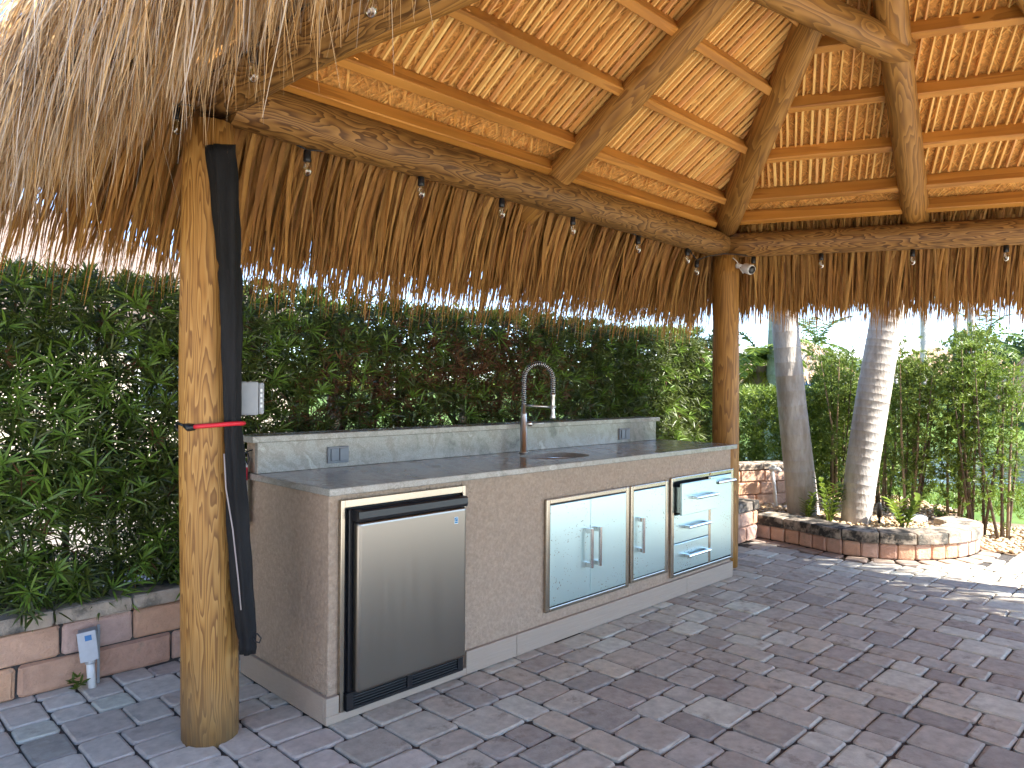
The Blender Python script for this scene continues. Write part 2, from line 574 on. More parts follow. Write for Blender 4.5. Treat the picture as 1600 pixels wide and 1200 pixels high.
M['hedge_tip'] = noisy('young_podocarpus_leaf', [(0.119, 0.204, 0.026), (0.166, 0.265, 0.035), (0.101, 0.173, 0.026)], ns=20, na=0.2, rough=0.42, transl=0.3, offset=False, spec=0.45)
M['hedge_brown'] = noisy('dead_podocarpus_leaf', [(0.13, 0.05, 0.022), (0.09, 0.04, 0.02), (0.16, 0.075, 0.03)], ns=20, na=0.2, rough=0.7, transl=0.2, offset=False)
M['leaf_bright'] = noisy('sunlit_shrub_leaf', [(0.125, 0.19, 0.02), (0.165, 0.235, 0.028), (0.08, 0.13, 0.018), (0.19, 0.25, 0.032), (0.105, 0.165, 0.02)], ns=20, na=0.2, rough=0.45, transl=0.3, offset=False, spec=0.4)
M['leaf_mid'] = noisy('tree_leaf', [(0.12, 0.165, 0.022), (0.155, 0.21, 0.028), (0.08, 0.12, 0.02), (0.18, 0.23, 0.034)], ns=20, na=0.2, rough=0.5, transl=0.3, offset=False)
M['leaf_dark'] = noisy('dark_tree_leaf', [(0.035, 0.065, 0.016), (0.05, 0.09, 0.022), (0.028, 0.05, 0.016)], ns=20, na=0.2, rough=0.5, transl=0.25, offset=False)
M['leaf_yellow'] = noisy('yellowing_frond', [(0.28, 0.26, 0.02), (0.20, 0.22, 0.03), (0.33, 0.27, 0.03), (0.14, 0.2, 0.03)], ns=20, na=0.2, rough=0.5, transl=0.3, offset=False)
M['frond'] = noisy('palm_frond', [(0.085, 0.14, 0.03), (0.115, 0.18, 0.035), (0.06, 0.11, 0.025)], ns=20, na=0.2, rough=0.45, transl=0.25, offset=False)
M['stem'] = noisy('shrub_bark', [(0.10, 0.070, 0.045)], ns=40, na=0.4, rough=0.9, stretch=(1, 1, 0.3))
M['stem_pale'] = noisy('pale_shrub_bark', [(0.24, 0.17, 0.10)], ns=40, na=0.3, rough=0.9, stretch=(1, 1, 0.3))  # paler bark tone, given to shrub stems at random
M['palm_bark'] = noisy('palm_bark', [(0.40, 0.365, 0.33)], ns=16, na=0.22, rough=0.85, bump=0.9, bs=42, stretch=(1, 1, 0.3), blotch=[((0.27, 0.23, 0.195), 6, 0.5, 0.68), ((0.48, 0.45, 0.42), 9, 0.6, 0.8)])
M['lichen_bark'] = noisy('lichen_bark', [(0.27, 0.33, 0.24)], ns=16, na=0.25, rough=0.9, blotch=[((0.19, 0.25, 0.17), 14, 0.5, 0.7)])
M['far_thatch'] = noisy('sunlit_thatch', [(0.46, 0.34, 0.21), (0.40, 0.29, 0.18), (0.52, 0.40, 0.27)], ns=9, na=0.35, rough=0.9, offset=False, bump=0.6, bs=12, bdist=0.1)
M['shingle'] = noisy('roof_shingle', [(0.19, 0.145, 0.12)], ns=16, na=0.6, rough=0.9, offset=False, detail=8)
M['cream'] = noisy('cream_render', [(0.60, 0.52, 0.42)], ns=2, na=0.08, rough=0.9, offset=False)
M['white_wall'] = noisy('white_render', [(0.72, 0.72, 0.70)], ns=2, na=0.06, rough=0.8, offset=False)
M['glass'] = plain('window_glass', (0.05, 0.07, 0.09), 0.08, spec=0.6)
M['blue'] = plain('blue_cushion', (0.03, 0.16, 0.40), 0.6)


def water_mat():
    m, n, b = new_mat('lake_water')
    b.inputs['Base Color'].default_value = (0.022, 0.040, 0.040, 1)
    b.inputs['Roughness'].default_value = 0.06
    b.inputs['Specular IOR Level'].default_value = 0.6
    co = coords(n, (1, 1, 1), offset=False)
    nz = N(n, 'ShaderNodeTexNoise', i_Scale=2.6, i_Detail=3)
    n.links.new(co, nz.inputs['Vector'])
    bp = N(n, 'ShaderNodeBump', i_Strength=0.22, i_Distance=0.15)
    n.links.new(nz.outputs[0], bp.inputs['Height'])
    n.links.new(bp.outputs[0], b.inputs['Normal'])
    return m


def bulb_mat():
    m, n, b = new_mat('clear_bulb_glass')
    gl = N(n, 'ShaderNodeBsdfGlossy')
    gl.inputs['Roughness'].default_value = 0.04
    tr = N(n, 'ShaderNodeBsdfTransparent')
    tr.inputs[0].default_value = (0.93, 0.90, 0.84, 1)
    fz = N(n, 'ShaderNodeLayerWeight', i_Blend=0.35)
    mr = N(n, 'ShaderNodeMapRange', i_3=0.10, i_4=0.65)
    n.links.new(fz.outputs['Fresnel'], mr.inputs[0])
    ms = N(n, 'ShaderNodeMixShader')
    n.links.new(mr.outputs[0], ms.inputs[0])
    n.links.new(tr.outputs[0], ms.inputs[1])
    n.links.new(gl.outputs[0], ms.inputs[2])
    n.links.new(ms.outputs[0], n.nodes['Material Output'].inputs[0])
    return m


M['water'] = water_mat()
M['bulb'] = bulb_mat()
M['filament'] = plain('bulb_filament_stem', (0.55, 0.40, 0.16), 0.4)


# ------------------------------------------------------------------ vectorised foliage and thatch
def strands(roots, d0, L, w, droop, levels=4, curl=0.12, prof=None, flat=None):
    """thin tapering strips; returns verts, quads, per-vertex random"""
    n = len(roots)
    L = np.broadcast_to(L, (n,)).reshape(n, 1)
    w = np.broadcast_to(w, (n,)).reshape(n, 1)
    dr = np.broadcast_to(droop, (n,)).reshape(n, 1)
    d = norm(d0)
    pos = [roots]
    cv = rng.normal(0, 1, (n, 3)) * curl
    dirs = [d]
    for k in range(1, levels):
        d = norm(d + np.array([0, 0, -1.0]) * dr / (levels - 1) + cv * (k / levels) + rng.normal(0, curl * 0.35, (n, 3)))
        pos.append(pos[-1] + d * L / (levels - 1))
        dirs.append(d)
    if flat is None:
        q = rng.normal(0, 1, (n, 3))
    else:
        q = np.broadcast_to(flat, (n, 3)) + rng.normal(0, 0.45, (n, 3))
    side = norm(np.cross(dirs[0], q))
    if prof is None: prof = [0.75, 1.0, 0.8, 0.12] if levels == 4 else np.concatenate([np.linspace(0.8, 1, levels // 2), np.linspace(1, 0.1, levels - levels // 2)])
    V = np.empty((n, levels, 2, 3))
    for k in range(levels):
        V[:, k, 0] = pos[k] - side * w * prof[k] / 2
        V[:, k, 1] = pos[k] + side * w * prof[k] / 2
    base = (np.arange(n) * levels * 2)[:, None]
    F = []
    for k in range(levels - 1):
        F.append(np.stack([base[:, 0] + 2 * k, base[:, 0] + 2 * k + 1, base[:, 0] + 2 * k + 3, base[:, 0] + 2 * k + 2], 1))
    rnd = np.repeat(rng.random(n), levels * 2)
    return V.reshape(-1, 3), np.concatenate(F), rnd


def cat_geo(parts):
    """join several (V, F, rnd) of the same face size"""
    V, F, R, o = [], [], [], 0
    for v, f, r in parts:
        V.append(v); F.append(f + o); R.append(r)
        o += len(v)
    return np.concatenate(V), np.concatenate(F), np.concatenate(R)


def whorls(C, A, k=9, L=0.085, w=0.009, th=(0.5, 1.45), droop=0.25):
    """rosettes of strap leaves at centres C with axes A; returns V, tris, quads, rnd"""
    n = len(C)
    A = norm(A)
    ref = np.where(np.abs(A[:, 2:3]) < 0.9, np.array([[0, 0, 1.0]]), np.array([[1.0, 0, 0]]))
    X = norm(np.cross(ref, A)); Y = np.cross(A, X)
    ph = (np.arange(k)[None, :] * 2.399 + rng.random((n, 1)) * 6.28 + rng.normal(0, 0.25, (n, k)))
    t = rng.uniform(th[0], th[1], (n, k))
    rad = X[:, None] * np.cos(ph)[..., None] + Y[:, None] * np.sin(ph)[..., None]
    D = norm(A[:, None] * np.cos(t)[..., None] + rad * np.sin(t)[..., None])
    LL = (np.broadcast_to(L, (n,))[:, None] * rng.uniform(0.7, 1.2, (n, k)))[..., None]
    ww = np.broadcast_to(w, (n,))[:, None, None] * np.ones((n, k, 1))
    side = norm(np.cross(D, A[:, None] + rng.normal(0, 0.3, (n, k, 3))))
    dn = np.array([0, 0, -1.0])
    b = C[:, None] + D * 0.0
    p1 = b + D * LL * 0.33
    D2 = norm(D + dn * droop * 0.5)
    p2 = p1 + D2 * LL * 0.37
    D3 = norm(D + dn * droop * 1.2)
    p3 = p2 + D3 * LL * 0.30
    V = np.stack([b, p1 - side * ww / 2, p1 + side * ww / 2, p2 - side * ww * 0.42, p2 + side * ww * 0.42, p3], 2).reshape(-1, 3)
    o = np.arange(n * k) * 6
    T = np.concatenate([np.stack([o, o + 1, o + 2], 1), np.stack([o + 3, o + 5, o + 4], 1)])
    Q = np.stack([o + 1, o + 3, o + 4, o + 2], 1)
    rnd = np.repeat(np.clip(np.repeat(rng.random(n), k) + rng.normal(0, 0.12, n * k), 0, 0.999), 6)
    return V, T, Q, rnd


def whorl_obj(name, C, A, mat, parent, **kw):
    V, T, Q, r = whorls(C, A, **kw)
    return np_obj(name, V, [T, Q], mat, parent, r, kind='stuff')


def leaf_cards(C, size, spread=1.0):
    """single folded leaves (two triangles) at C, random attitude"""
    n = len(C)
    d = norm(rng.normal(0, 1, (n, 3)) + np.array([0, 0, -0.15]))
    s = norm(np.cross(d, rng.normal(0, 1, (n, 3))))
    L = (np.broadcast_to(size, (n,)) * rng.uniform(0.6, 1.3, n))[:, None]
    V = np.stack([C - d * L / 2, C + s * L * 0.24, C + d * L / 2, C - s * L * 0.24], 1).reshape(-1, 3)
    o = np.arange(n) * 4
    return V, np.stack([o, o + 1, o + 2, o + 3], 1), np.repeat(rng.random(n), 4)


def blob_points(n, centre, radii, lumps=9, seed=0):
    """points in an uneven crown: several lumps of different size inside an ellipsoid"""
    g = np.random.default_rng(seed)
    lc = norm(g.normal(0, 1, (lumps, 3))) * g.uniform(0.25, 0.85, (lumps, 1))
    lr = g.uniform(0.28, 0.52, lumps)
    idx = g.integers(0, lumps, n)
    p = norm(g.normal(0, 1, (n, 3))) * (g.random((n, 1)) ** 0.38)
    return np.array(centre) + (lc[idx] + p * lr[idx][:, None]) * np.array(radii)


# ------------------------------------------------------------------ ground, lake
def ground_z(f, r):
    def ss(a, b, x):
        t = np.clip((x - a) / (b - a), 0, 1)
        return t * t * (3 - 2 * t)
    dip = ss(9.8, 12.6, f) * (1 - ss(22.5, 26.5, f)) * ss(1.0, 3.4, r)
    rise = ss(26, 40, f) * 0.35
    return -0.03 - 1.0 * dip + rise


gf = np.concatenate([np.linspace(-60, -6, 10), np.linspace(-4, 40, 89), np.linspace(44, 320, 24)])
gr = np.concatenate([np.linspace(-260, -22, 20), np.linspace(-20, 40, 101), np.linspace(44, 260, 20)])
FF, RR = np.meshgrid(gf, gr, indexing='ij')
ZZ = ground_z(FF, RR)
P = CAM[None, None] * np.array([1, 1, 0]) + FF[..., None] * _f + RR[..., None] * _r0
P[..., 2] = ZZ
a, b_ = FF.shape
ii = (np.arange(a - 1)[:, None] * b_ + np.arange(b_ - 1)[None]).ravel()
g = np_obj('ground', P.reshape(-1, 3), [np.stack([ii, ii + b_, ii + b_ + 1, ii + 1], 1)], M['grass'], smooth=True)
tag(g, kind='structure')
q = [fr(9.5, 0.5, -0.5), fr(9.5, 90, -0.5), fr(27, 90, -0.5), fr(27, 0.5, -0.5)]
tag(obj('lake', (q, [(0, 1, 2, 3)]), M['water']), kind='structure')
q = [(-14, 2.2, -0.022), (3.6, 2.2, -0.022), (3.6, 7.6, -0.022), (-14, 7.6, -0.022)]
tag(obj('driveway', (q, [(0, 1, 2, 3)]), M['drive']), kind='structure')

# ------------------------------------------------------------------ patio of tumbled pavers
PLANT = [(4.31, 0.50), (4.60, 0.50), (4.585, 0.151), (4.475, -0.164), (4.48, -0.41), (4.586, -0.657), (4.769, -0.84), (5.025, -0.985), (5.30, -1.05), (5.56, -1.02), (5.74, -0.92), (5.80, -0.72)]
curve = [np.array(p) for p in PLANT[1:]]


def resample(pts, step):
    pts = [np.array(p, float) for p in pts]
    d = [0]
    for a_, c_ in zip(pts, pts[1:]): d.append(d[-1] + np.linalg.norm(c_ - a_))
    n_ = max(int(round(d[-1] / step)), 1)
    t = np.linspace(0, d[-1], n_ + 1)
    A_ = np.array(pts)
    return np.stack([np.interp(t, d, A_[:, 0]), np.interp(t, d, A_[:, 1])], 1)


def smooth_curve(pts, it=2):
    pts = [np.array(p, float) for p in pts]
    for _ in range(it):
        out = [pts[0]]
        for a_, c_ in zip(pts, pts[1:]): out += [a_ * 0.75 + c_ * 0.25, a_ * 0.25 + c_ * 0.75]
        out.append(pts[-1])
        pts = out
    return pts


pcurve = smooth_curve(curve)
pfine = resample(pcurve, 0.03)

def sheet(name, rects, z, mat):
    V, F = [], []
    for x0, y0, x1, y1 in rects:
        F.append(tuple(len(V) + k for k in range(4)))
        V += [(x0, y0, z), (x1, y0, z), (x1, y1, z), (x0, y1, z)]
    return tag(obj(name, (V, F), mat), kind='structure')


sheet('bounce_deck', [(-12, -14, -1.76, 1.0), (-1.76, -14, 9.0, -3.62)], 0.001, M['deck'])  # unseen pale deck, added to bounce sunlight up under the roof
patio = bpy.data.objects.new('patio', None)
link(patio)
tag(patio, 'patio of tumbled grey and mauve concrete pavers', kind='structure')
obj('joint_sand', ([(-1.8, -3.7, -0.012), (6.6, -3.7, -0.012), (6.6, 1.2, -0.012), (-1.8, 1.2, -0.012)], [(0, 1, 2, 3)]), M['joint'], patio)

U = 0.0745


def paver_vf(w, h, seed):
    g_ = random.Random(seed)
    j = 0.0045
    x, y = w * U / 2 - j, h * U / 2 - j
    c = 0.020
    ring = []
    for sx, sy, order in ((1, 1, 0), (-1, 1, 1), (-1, -1, 0), (1, -1, 1)):
        q_ = [(sx * x, sy * (y - c)), (sx * (x - c * 0.3), sy * (y - c * 0.3)), (sx * (x - c), sy * y)]
        if order: q_.reverse()
        ring += q_
    out = []
    for px, py in ring: out.append((px + g_.gauss(0, 0.0016), py + g_.gauss(0, 0.0016)))
    # mid points on the long sides for a tumbled edge
    n_ = len(out)
    V = [(px, py, -0.03) for px, py in out] + [(px, py, -0.0045 + g_.gauss(0, 0.0006)) for px, py in out]
    V += [(px * (1 - 0.009 / x), py * (1 - 0.009 / y), g_.gauss(0, 0.0006)) for px, py in out]
    F = []
    for l in range(2):
        for k in range(n_):
            F.append((l * n_ + k, l * n_ + (k + 1) % n_, (l + 1) * n_ + (k + 1) % n_, (l + 1) * n_ + k))
    F.append(tuple(2 * n_ + k for k in range(n_)))
    return V, F


gx0, gy0, gx1, gy1 = -24, -50, 84, 16
W_, H_ = gx1 - gx0, gy1 - gy0
occ = np.zeros((H_, W_), bool)
pcs = []
rr = random.Random(11)
for yy in range(H_):
    xx = 0
    while xx < W_:
        if occ[yy, xx]:
            xx += 1
            continue
        g_ = 0
        while xx + g_ < W_ and not occ[yy, xx + g_]: g_ += 1
        opts = [(w_, h_) for w_, h_ in ((2, 2), (3, 2), (2, 3), (3, 3)) if w_ <= g_ and g_ - w_ != 1]
        wts = {(2, 2): 1.0, (3, 2): 1.3, (2, 3): 1.5, (3, 3): 0.9}
        if not opts:
            occ[yy, xx:xx + g_] = True
            xx += g_
            continue
        w_, h_ = rr.choices(opts, [wts[o_] for o_ in opts])[0]
        occ[yy:min(yy + h_, H_), xx:xx + w_] = True
        pcs.append(((gx0 + xx + w_ / 2) * U, (gy0 + yy + h_ / 2) * U, w_, h_))
        xx += w_
pav = []
POSTS = [(-0.363, 0.253), (3.477, 0.193)]
for x, y, w_, h_ in pcs:
    if y + h_ * U / 2 > 1.20 or y - h_ * U / 2 > 1.08: continue
    if 0.05 < x < 3.15 and 0.08 < y < 0.66: continue
    if x > 3.5 and y > 0.44: continue
    d = np.min(np.hypot(pfine[:, 0] - x, pfine[:, 1] - y))
    inside = x > np.interp(y, sorted(p[1] for p in curve[:-2]), [p[0] for p in sorted(curve[:-2], key=lambda p: p[1])]) - 0.09 if y > -0.98 else False
    if inside or d < 0.155: continue
    if x > 5.55 and y > -1.2 - 0.5 * (x - 5.55): continue
    px, py, w = proj((x, y, 0))
    vis = (w > 0.3 and -60 < px < 1660 and py < 1270 and not (0 < x < 3.25 and 0 < y < 0.75))
    if vis and 0.74 < y < 1.1 and 0.1 < x < 3.4: vis = False
    pav.append((w if vis else 1e3, x, y, w_, h_))
pav.sort()
pm = {}
for w_ in (2, 3):
    for h_ in (2, 3):
        for v in range(4): pm[(w_, h_, v)] = mesh_from('paver', *paver_vf(w_, h_, w_ * 100 + h_ * 10 + v), M['paver'])
bigV, bigF, bigR, off = [], [], [], 0
for i, (w, x, y, w_, h_) in enumerate(pav):
    rz = rr.gauss(0, 0.012)
    tx, ty = rr.gauss(0, 0.006), rr.gauss(0, 0.006)
    z = rr.gauss(0, 0.0012)
    m4 = Matrix.Translation((x + rr.gauss(0, 0.001), y + rr.gauss(0, 0.001), z)) @ Matrix.Rotation(rz, 4, 'Z') @ Matrix.Rotation(tx, 4, 'X') @ Matrix.Rotation(ty, 4, 'Y')
    if i < 300:
        pv = obj('paver', pm[(w_, h_, rr.randrange(4))], None, patio, m4)
        if rr.random() < np.clip((0.25 - x) / 0.4, 0, 0.85):  # light-lifted pavers get commoner towards the left
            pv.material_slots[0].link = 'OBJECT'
            pv.material_slots[0].material = M['paver_pale_lit']
    else:
        me = pm[(w_, h_, rr.randrange(4))]
        n_ = len(me.vertices)
        r_ = rr.random()
        bigV += [tuple(m4 @ v.co) for v in me.vertices]
        bigF += [tuple(k + off for k in p.vertices) for p in me.polygons]
        bigR += [r_] * n_
        off += n_
pf = obj('paver_field', (bigV, bigF), M['paver'], patio, kind='stuff')
at = pf.data.attributes.new('rnd', 'FLOAT', 'POINT')
at.data.foreach_set('value', np.array(bigR, np.float32))
# the edging course that follows the planter
ed = resample(pcurve, 0.165)
for i in range(len(ed) - 1):
    a_, c_ = ed[i], ed[i + 1]
    t = (c_ - a_) / np.linalg.norm(c_ - a_)
    nrm = np.array([t[1], -t[0]])
    if nrm @ (np.array([5.1, -0.3]) - a_) > 0: nrm = -nrm
    mid = (a_ + c_) / 2 + nrm * 0.075
    m4 = Matrix.Translation((mid[0], mid[1], 0.004)) @ Matrix.Rotation(math.atan2(t[1], t[0]), 4, 'Z')
    obj('edge_paver', xf(paver_vf(2, 2, 900 + i), Matrix.Diagonal((1.1, 1.0, 1.0, 1.0))), M['paver_tan'], patio, m4)


# ------------------------------------------------------------------ block walls
def block_vf(L, D, H, seed, rough=0.006):
    g_ = random.Random(seed)
    bm = bmesh.new()
    bmesh.ops.create_cube(bm, size=1.0)
    for v in bm.verts: v.co = Vector((v.co.x * L, v.co.y * D, v.co.z * H))
    bmesh.ops.bevel(bm, geom=bm.edges[:], offset=min(0.017, H * 0.16), segments=3, profile=0.5, affect='EDGES')
    for v in bm.verts: v.co += Vector((g_.gauss(0, rough * 0.35), g_.gauss(0, rough * 0.35), g_.gauss(0, rough * 0.25)))
    bm.verts.index_update()
    V = [tuple(v.co) for v in bm.verts]
    F = [tuple(v.index for v in f.verts) for f in bm.faces]
    bm.free()
    return V, F


def course(parent, name, mat, p0, p1, z0, z1, depth, lens, start=0.0, front=(0, -1), proud=0.0):
    """a course of blocks from p0 to p1 with their faces on the line p0-p1; front is the outward normal"""
    p0, p1 = np.array(p0, float), np.array(p1, float)
    t = norm(p1 - p0)
    Ltot = np.linalg.norm(p1 - p0)
    fn_ = np.array(front, float)
    s = -start
    g_ = random.Random(int(z0 * 1000) + int(abs(p0[0]) * 77))
    while s < Ltot - 0.02:
        l = g_.choice(lens) * g_.uniform(0.96, 1.04)
        a_, c_ = max(s, 0), min(s + l, Ltot)
        if c_ - a_ > 0.03:
            mid = p0 + t * (a_ + c_) / 2 - fn_ * (depth / 2 - proud + g_.gauss(0, 0.003))
            VF = block_vf(c_ - a_ - 0.007, depth, z1 - z0 - 0.006, g_.random())
            m4 = Matrix.Translation((mid[0], mid[1], (z0 + z1) / 2)) @ Matrix.Rotation(math.atan2(t[1], t[0]) + g_.gauss(0, 0.004), 4, 'Z')
            obj(name, VF, mat, parent, m4)
        s += l
    # mortar-dark backing
    return


def backing(parent, x0, x1, y0, y1, z1):
    obj('core', box(x0, x1, y0, y1, -0.02, z1), M['joint'], parent)


wl = thing('retaining_wall', 'low retaining wall of orange pink concrete blocks under the hedge', 'wall', (0, 1.2, 0))
course(wl, 'block', M['block'], (-3.2, 1.10), (3.72, 1.10), 0.0, 0.142, 0.17, (0.30, 0.26, 0.34), 0.10)
course(wl, 'block', M['block'], (-3.2, 1.10), (3.72, 1.10), 0.142, 0.284, 0.17, (0.32, 0.28, 0.36), 0.22)
course(wl, 'cap_stone', M['cap'], (-3.2, 1.10), (3.72, 1.10), 0.284, 0.356, 0.26, (0.29, 0.27, 0.31), 0.05, proud=0.02)
backing(wl, -3.2, 3.72, 1.118, 1.26, 0.275)

wm = thing('stepped_wall', 'block wall pier with black stained cap behind the far post', 'wall', (4.1, 0.7, 0))
for z0, z1, st_ in ((0, 0.13, 0.0), (0.13, 0.26, 0.1)):
    course(wm, 'block', M['block'], (3.74, 0.46), (4.56, 0.46), z0, z1, 0.16, (0.22, 0.19), st_)
    course(wm, 'block', M['block'], (4.56, 0.47), (4.56, 1.16), z0, z1, 0.16, (0.22, 0.19), 0.08 - st_ / 2, front=(1, 0))
course(wm, 'cap_stone', M['cap_black'], (3.74, 0.46), (4.57, 0.46), 0.26, 0.345, 0.24, (0.27, 0.22), 0.05, proud=0.015)
course(wm, 'cap_stone', M['cap_black'], (4.57, 0.72), (4.57, 1.16), 0.26, 0.345, 0.24, (0.27, 0.22), 0.0, front=(1, 0), proud=0.015)
backing(wm, 3.75, 4.53, 0.50, 1.14, 0.25)

w3 = thing('rear_wall', 'tall sunlit tan block wall with a white pipe in front', 'wall', (5.2, 0.95, 0))
a_, c_ = (4.50, 1.36), (5.80, 0.72)
tt = norm(np.array(c_) - np.array(a_)); fnn = (tt[1], -tt[0])
for k in range(4):
    course(w3, 'block', M['block'], a_, c_, k * 0.125, k * 0.125 + 0.125, 0.16, (0.24, 0.2, 0.28), 0.11 * (k % 2) + 0.03 * k, front=fnn)
course(w3, 'cap_stone', M['cap'], a_, c_, 0.5, 0.565, 0.22, (0.3, 0.26), 0.06, front=fnn, proud=0.012)

pw = thing('planter_wall', 'low curved planter edge of orange bricks under stained grey caps', 'planter', (4.8, -0.4, 0))
br = resample(pcurve, 0.135)
cen = np.array([5.35, -0.2])
for i in range(len(br) - 1):
    a_, c_ = br[i], br[i + 1]
    t = norm(c_ - a_)
    nrm = np.array([t[1], -t[0]])
    if nrm @ (cen - a_) > 0: nrm = -nrm
    L_ = np.linalg.norm(c_ - a_)
    mid = (a_ + c_) / 2 - nrm * 0.06
    m4 = Matrix.Translation((mid[0], mid[1], 0.06)) @ Matrix.Rotation(math.atan2(t[1], t[0]), 4, 'Z')
    obj('brick', block_vf(L_ - 0.006, 0.12, 0.12, 300 + i, 0.004), M['block'], pw, m4)
cp = resample(pcurve, 0.27)
for i in range(len(cp) - 1):
    a_, c_ = cp[i], cp[i + 1]
    t = norm(c_ - a_)
    nrm = np.array([t[1], -t[0]])
    if nrm @ (cen - a_) > 0: nrm = -nrm
    # wedge shaped cap: outer edge longer than the inner
    sub = [a_ + (c_ - a_) * s for s in (0.012, 0.5, 0.988)]
    out, inn = [], []
    for s, q_ in zip((0.012, 0.5, 0.988), sub):
        k = np.argmin(np.hypot(pfine[:, 0] - q_[0], pfine[:, 1] - q_[1]))
        tk = norm(pfine[min(k + 3, len(pfine) - 1)] - pfine[max(k - 3, 0)])
        nk = np.array([tk[1], -tk[0]])
        if nk @ (cen - q_) > 0: nk = -nk
        pk = pfine[k]
        out.append(pk + nk * 0.022 if s == 0.5 else q_ + nk * 0.022)
        inn.append(q_ - nk * 0.24)
    poly = [tuple(p_) for p_ in out] + [tuple(p_) for p_ in inn[::-1]]
    obj('cap_stone', prism(poly, 0.122, 0.208, 0.010), M['cap_black'] if i < 5 else M['cap'], pw)

# bed fill and pebbles
bed = []
for p in resample(pcurve, 0.1):
    k = int(np.argmin(np.hypot(pfine[:, 0] - p[0], pfine[:, 1] - p[1])))
    tk = norm(pfine[min(k + 3, len(pfine) - 1)] - pfine[max(k - 3, 0)])
    nk = np.array([tk[1], -tk[0]])
    if nk @ (cen - p) < 0: nk = -nk
    bed.append(tuple(p + nk * 0.1))
bed = bed + [(6.6, -0.6), (7.2, 0.2), (6.6, 1.3), (5.85, 0.9), (4.62, 1.45), (4.6, 0.6)]
tag(obj('bed_soil', prism(bed, -0.02, 0.13), M['soil']), kind='structure')


def in_poly(x, y, poly):
    n_ = len(poly)
    c = np.zeros(len(x), bool)
    j = n_ - 1
    for i in range(n_):
        xi, yi = poly[i]; xj, yj = poly[j]
        if yi != yj:
            c ^= ((yi > y) != (yj > y)) & (x < (xj - xi) * (y - yi) / (yj - yi) + xi)
        j = i
    return c


def pebbles(name, pts, zs, mat, smin=0.012, smax=0.026):
    ico = bmesh.new()
    bmesh.ops.create_icosphere(ico, subdivisions=1, radius=1.0)
    iv = np.array([v.co[:] for v in ico.verts]); ifc = np.array([[v.index for v in f.verts] for f in ico.faces])
    ico.free()
    n_ = len(pts)
    sc = rng.uniform(smin, smax, (n_, 1, 1)) * rng.uniform(0.65, 1.25, (n_, 1, 3)) * np.array([1, 1, 0.6])
    an = rng.random(n_) * 6.28
    V = iv[None] * sc * (1 + rng.normal(0, 0.08, (n_, len(iv), 1)))
    ca, sa = np.cos(an)[:, None], np.sin(an)[:, None]
    X = V[..., 0] * ca - V[..., 1] * sa; Y = V[..., 0] * sa + V[..., 1] * ca
    V = np.stack([X + pts[:, 0:1], Y + pts[:, 1:2], V[..., 2] + np.asarray(zs).reshape(-1, 1)], -1)
    F = (ifc[None] + (np.arange(n_) * len(iv))[:, None, None]).reshape(-1, 3)
    return np_obj(name, V.reshape(-1, 3), [F], mat, None, np.repeat(rng.random(n_), len(iv)), smooth=True, kind='stuff')


bp_ = rng.uniform((4.4, -1.1), (7.2, 1.4), (9000, 2))
bp_ = bp_[in_poly(bp_[:, 0], bp_[:, 1], bed)]
bp_ = bp_[np.min(np.hypot(bp_[:, None, 0] - pfine[None, :, 0], bp_[:, None, 1] - pfine[None, :, 1]), 1) > 0.22]
pebbles('bed_gravel', bp_, 0.135 + rng.random(len(bp_)) * 0.02, M['gravel'])
gp = rng.uniform((5.5, -3.6), (8.2, 0.0), (11000, 2))
keep = (gp[:, 1] > -1.25 - 0.5 * (gp[:, 0] - 5.55)) & ~in_poly(gp[:, 0], gp[:, 1], bed) & (gp[:, 0] - 6.9 < (gp[:, 1] + 1.2) * -0.3) & (np.min(np.hypot(gp[:, None, 0] - pfine[None, :, 0], gp[:, None, 1] - pfine[None, :, 1]), 1) > 0.03)
gp = gp[keep]
pebbles('path_gravel', gp, 0.0 + rng.random(len(gp)) * 0.015, M['gravel'], 0.014, 0.03)
tag(obj('gravel_bed', ([(5.5, -1.25, -0.006), (7.4, -2.2, -0.006), (7.0, -0.3, -0.006), (5.75, -0.3, -0.006)], [(0, 1, 2, 3)]), M['soil']), kind='structure')

# ------------------------------------------------------------------ the tiki hut
hut = thing('tiki_hut', 'open tiki hut with log posts, pine rafters and a shaggy palm thatch roof', 'hut', (1.55, -1.6, 0))
ZB = 2.49
P1, P2, P3, P4, P0 = (np.array(p) for p in [(-0.335, 0.21), (3.46, 0.21), (4.56, -2.24), (3.8, -4.3), (-0.335, -4.4)])
APX = np.array([1.55, -1.60, 3.65])


class Side:
    def __init__(s, E0, E1):
        s.E0, s.E1 = E0, E1
        d = E1 - E0
        s.L = float(np.linalg.norm(d)); s.u = d / s.L
        n_ = np.array([s.u[1], -s.u[0]])
        if n_ @ (APX[:2] - E0) < 0: n_ = -n_
        s.n = n_
        s.b = float((APX[:2] - E0) @ n_); s.a = float((APX[:2] - E0) @ s.u)
        s.s = (APX[2] - ZB) / s.b
        q_ = np.array([-s.s * n_[0], -s.s * n_[1], 1.0])
        s.N = q_ / np.linalg.norm(q_)

    def pt(s, a, b, h=0.0):
        a, b = np.asarray(a, float), np.asarray(b, float)
        xy = s.E0 + a[..., None] * s.u + b[..., None] * s.n
        z = ZB + s.s * b
        return np.concatenate([xy, z[..., None]], -1) + s.N * np.asarray(h)[..., None] if np.ndim(h) else np.concatenate([xy, z[..., None]], -1) + s.N * h

    def lim(s, b):
        t = b / s.b
        return s.a * t, s.L + (s.a - s.L) * t


SA, SF, SR, SB, SL = Side(P1, P2), Side(P2, P3), Side(P3, P4), Side(P4, P0), Side(P0, P1)


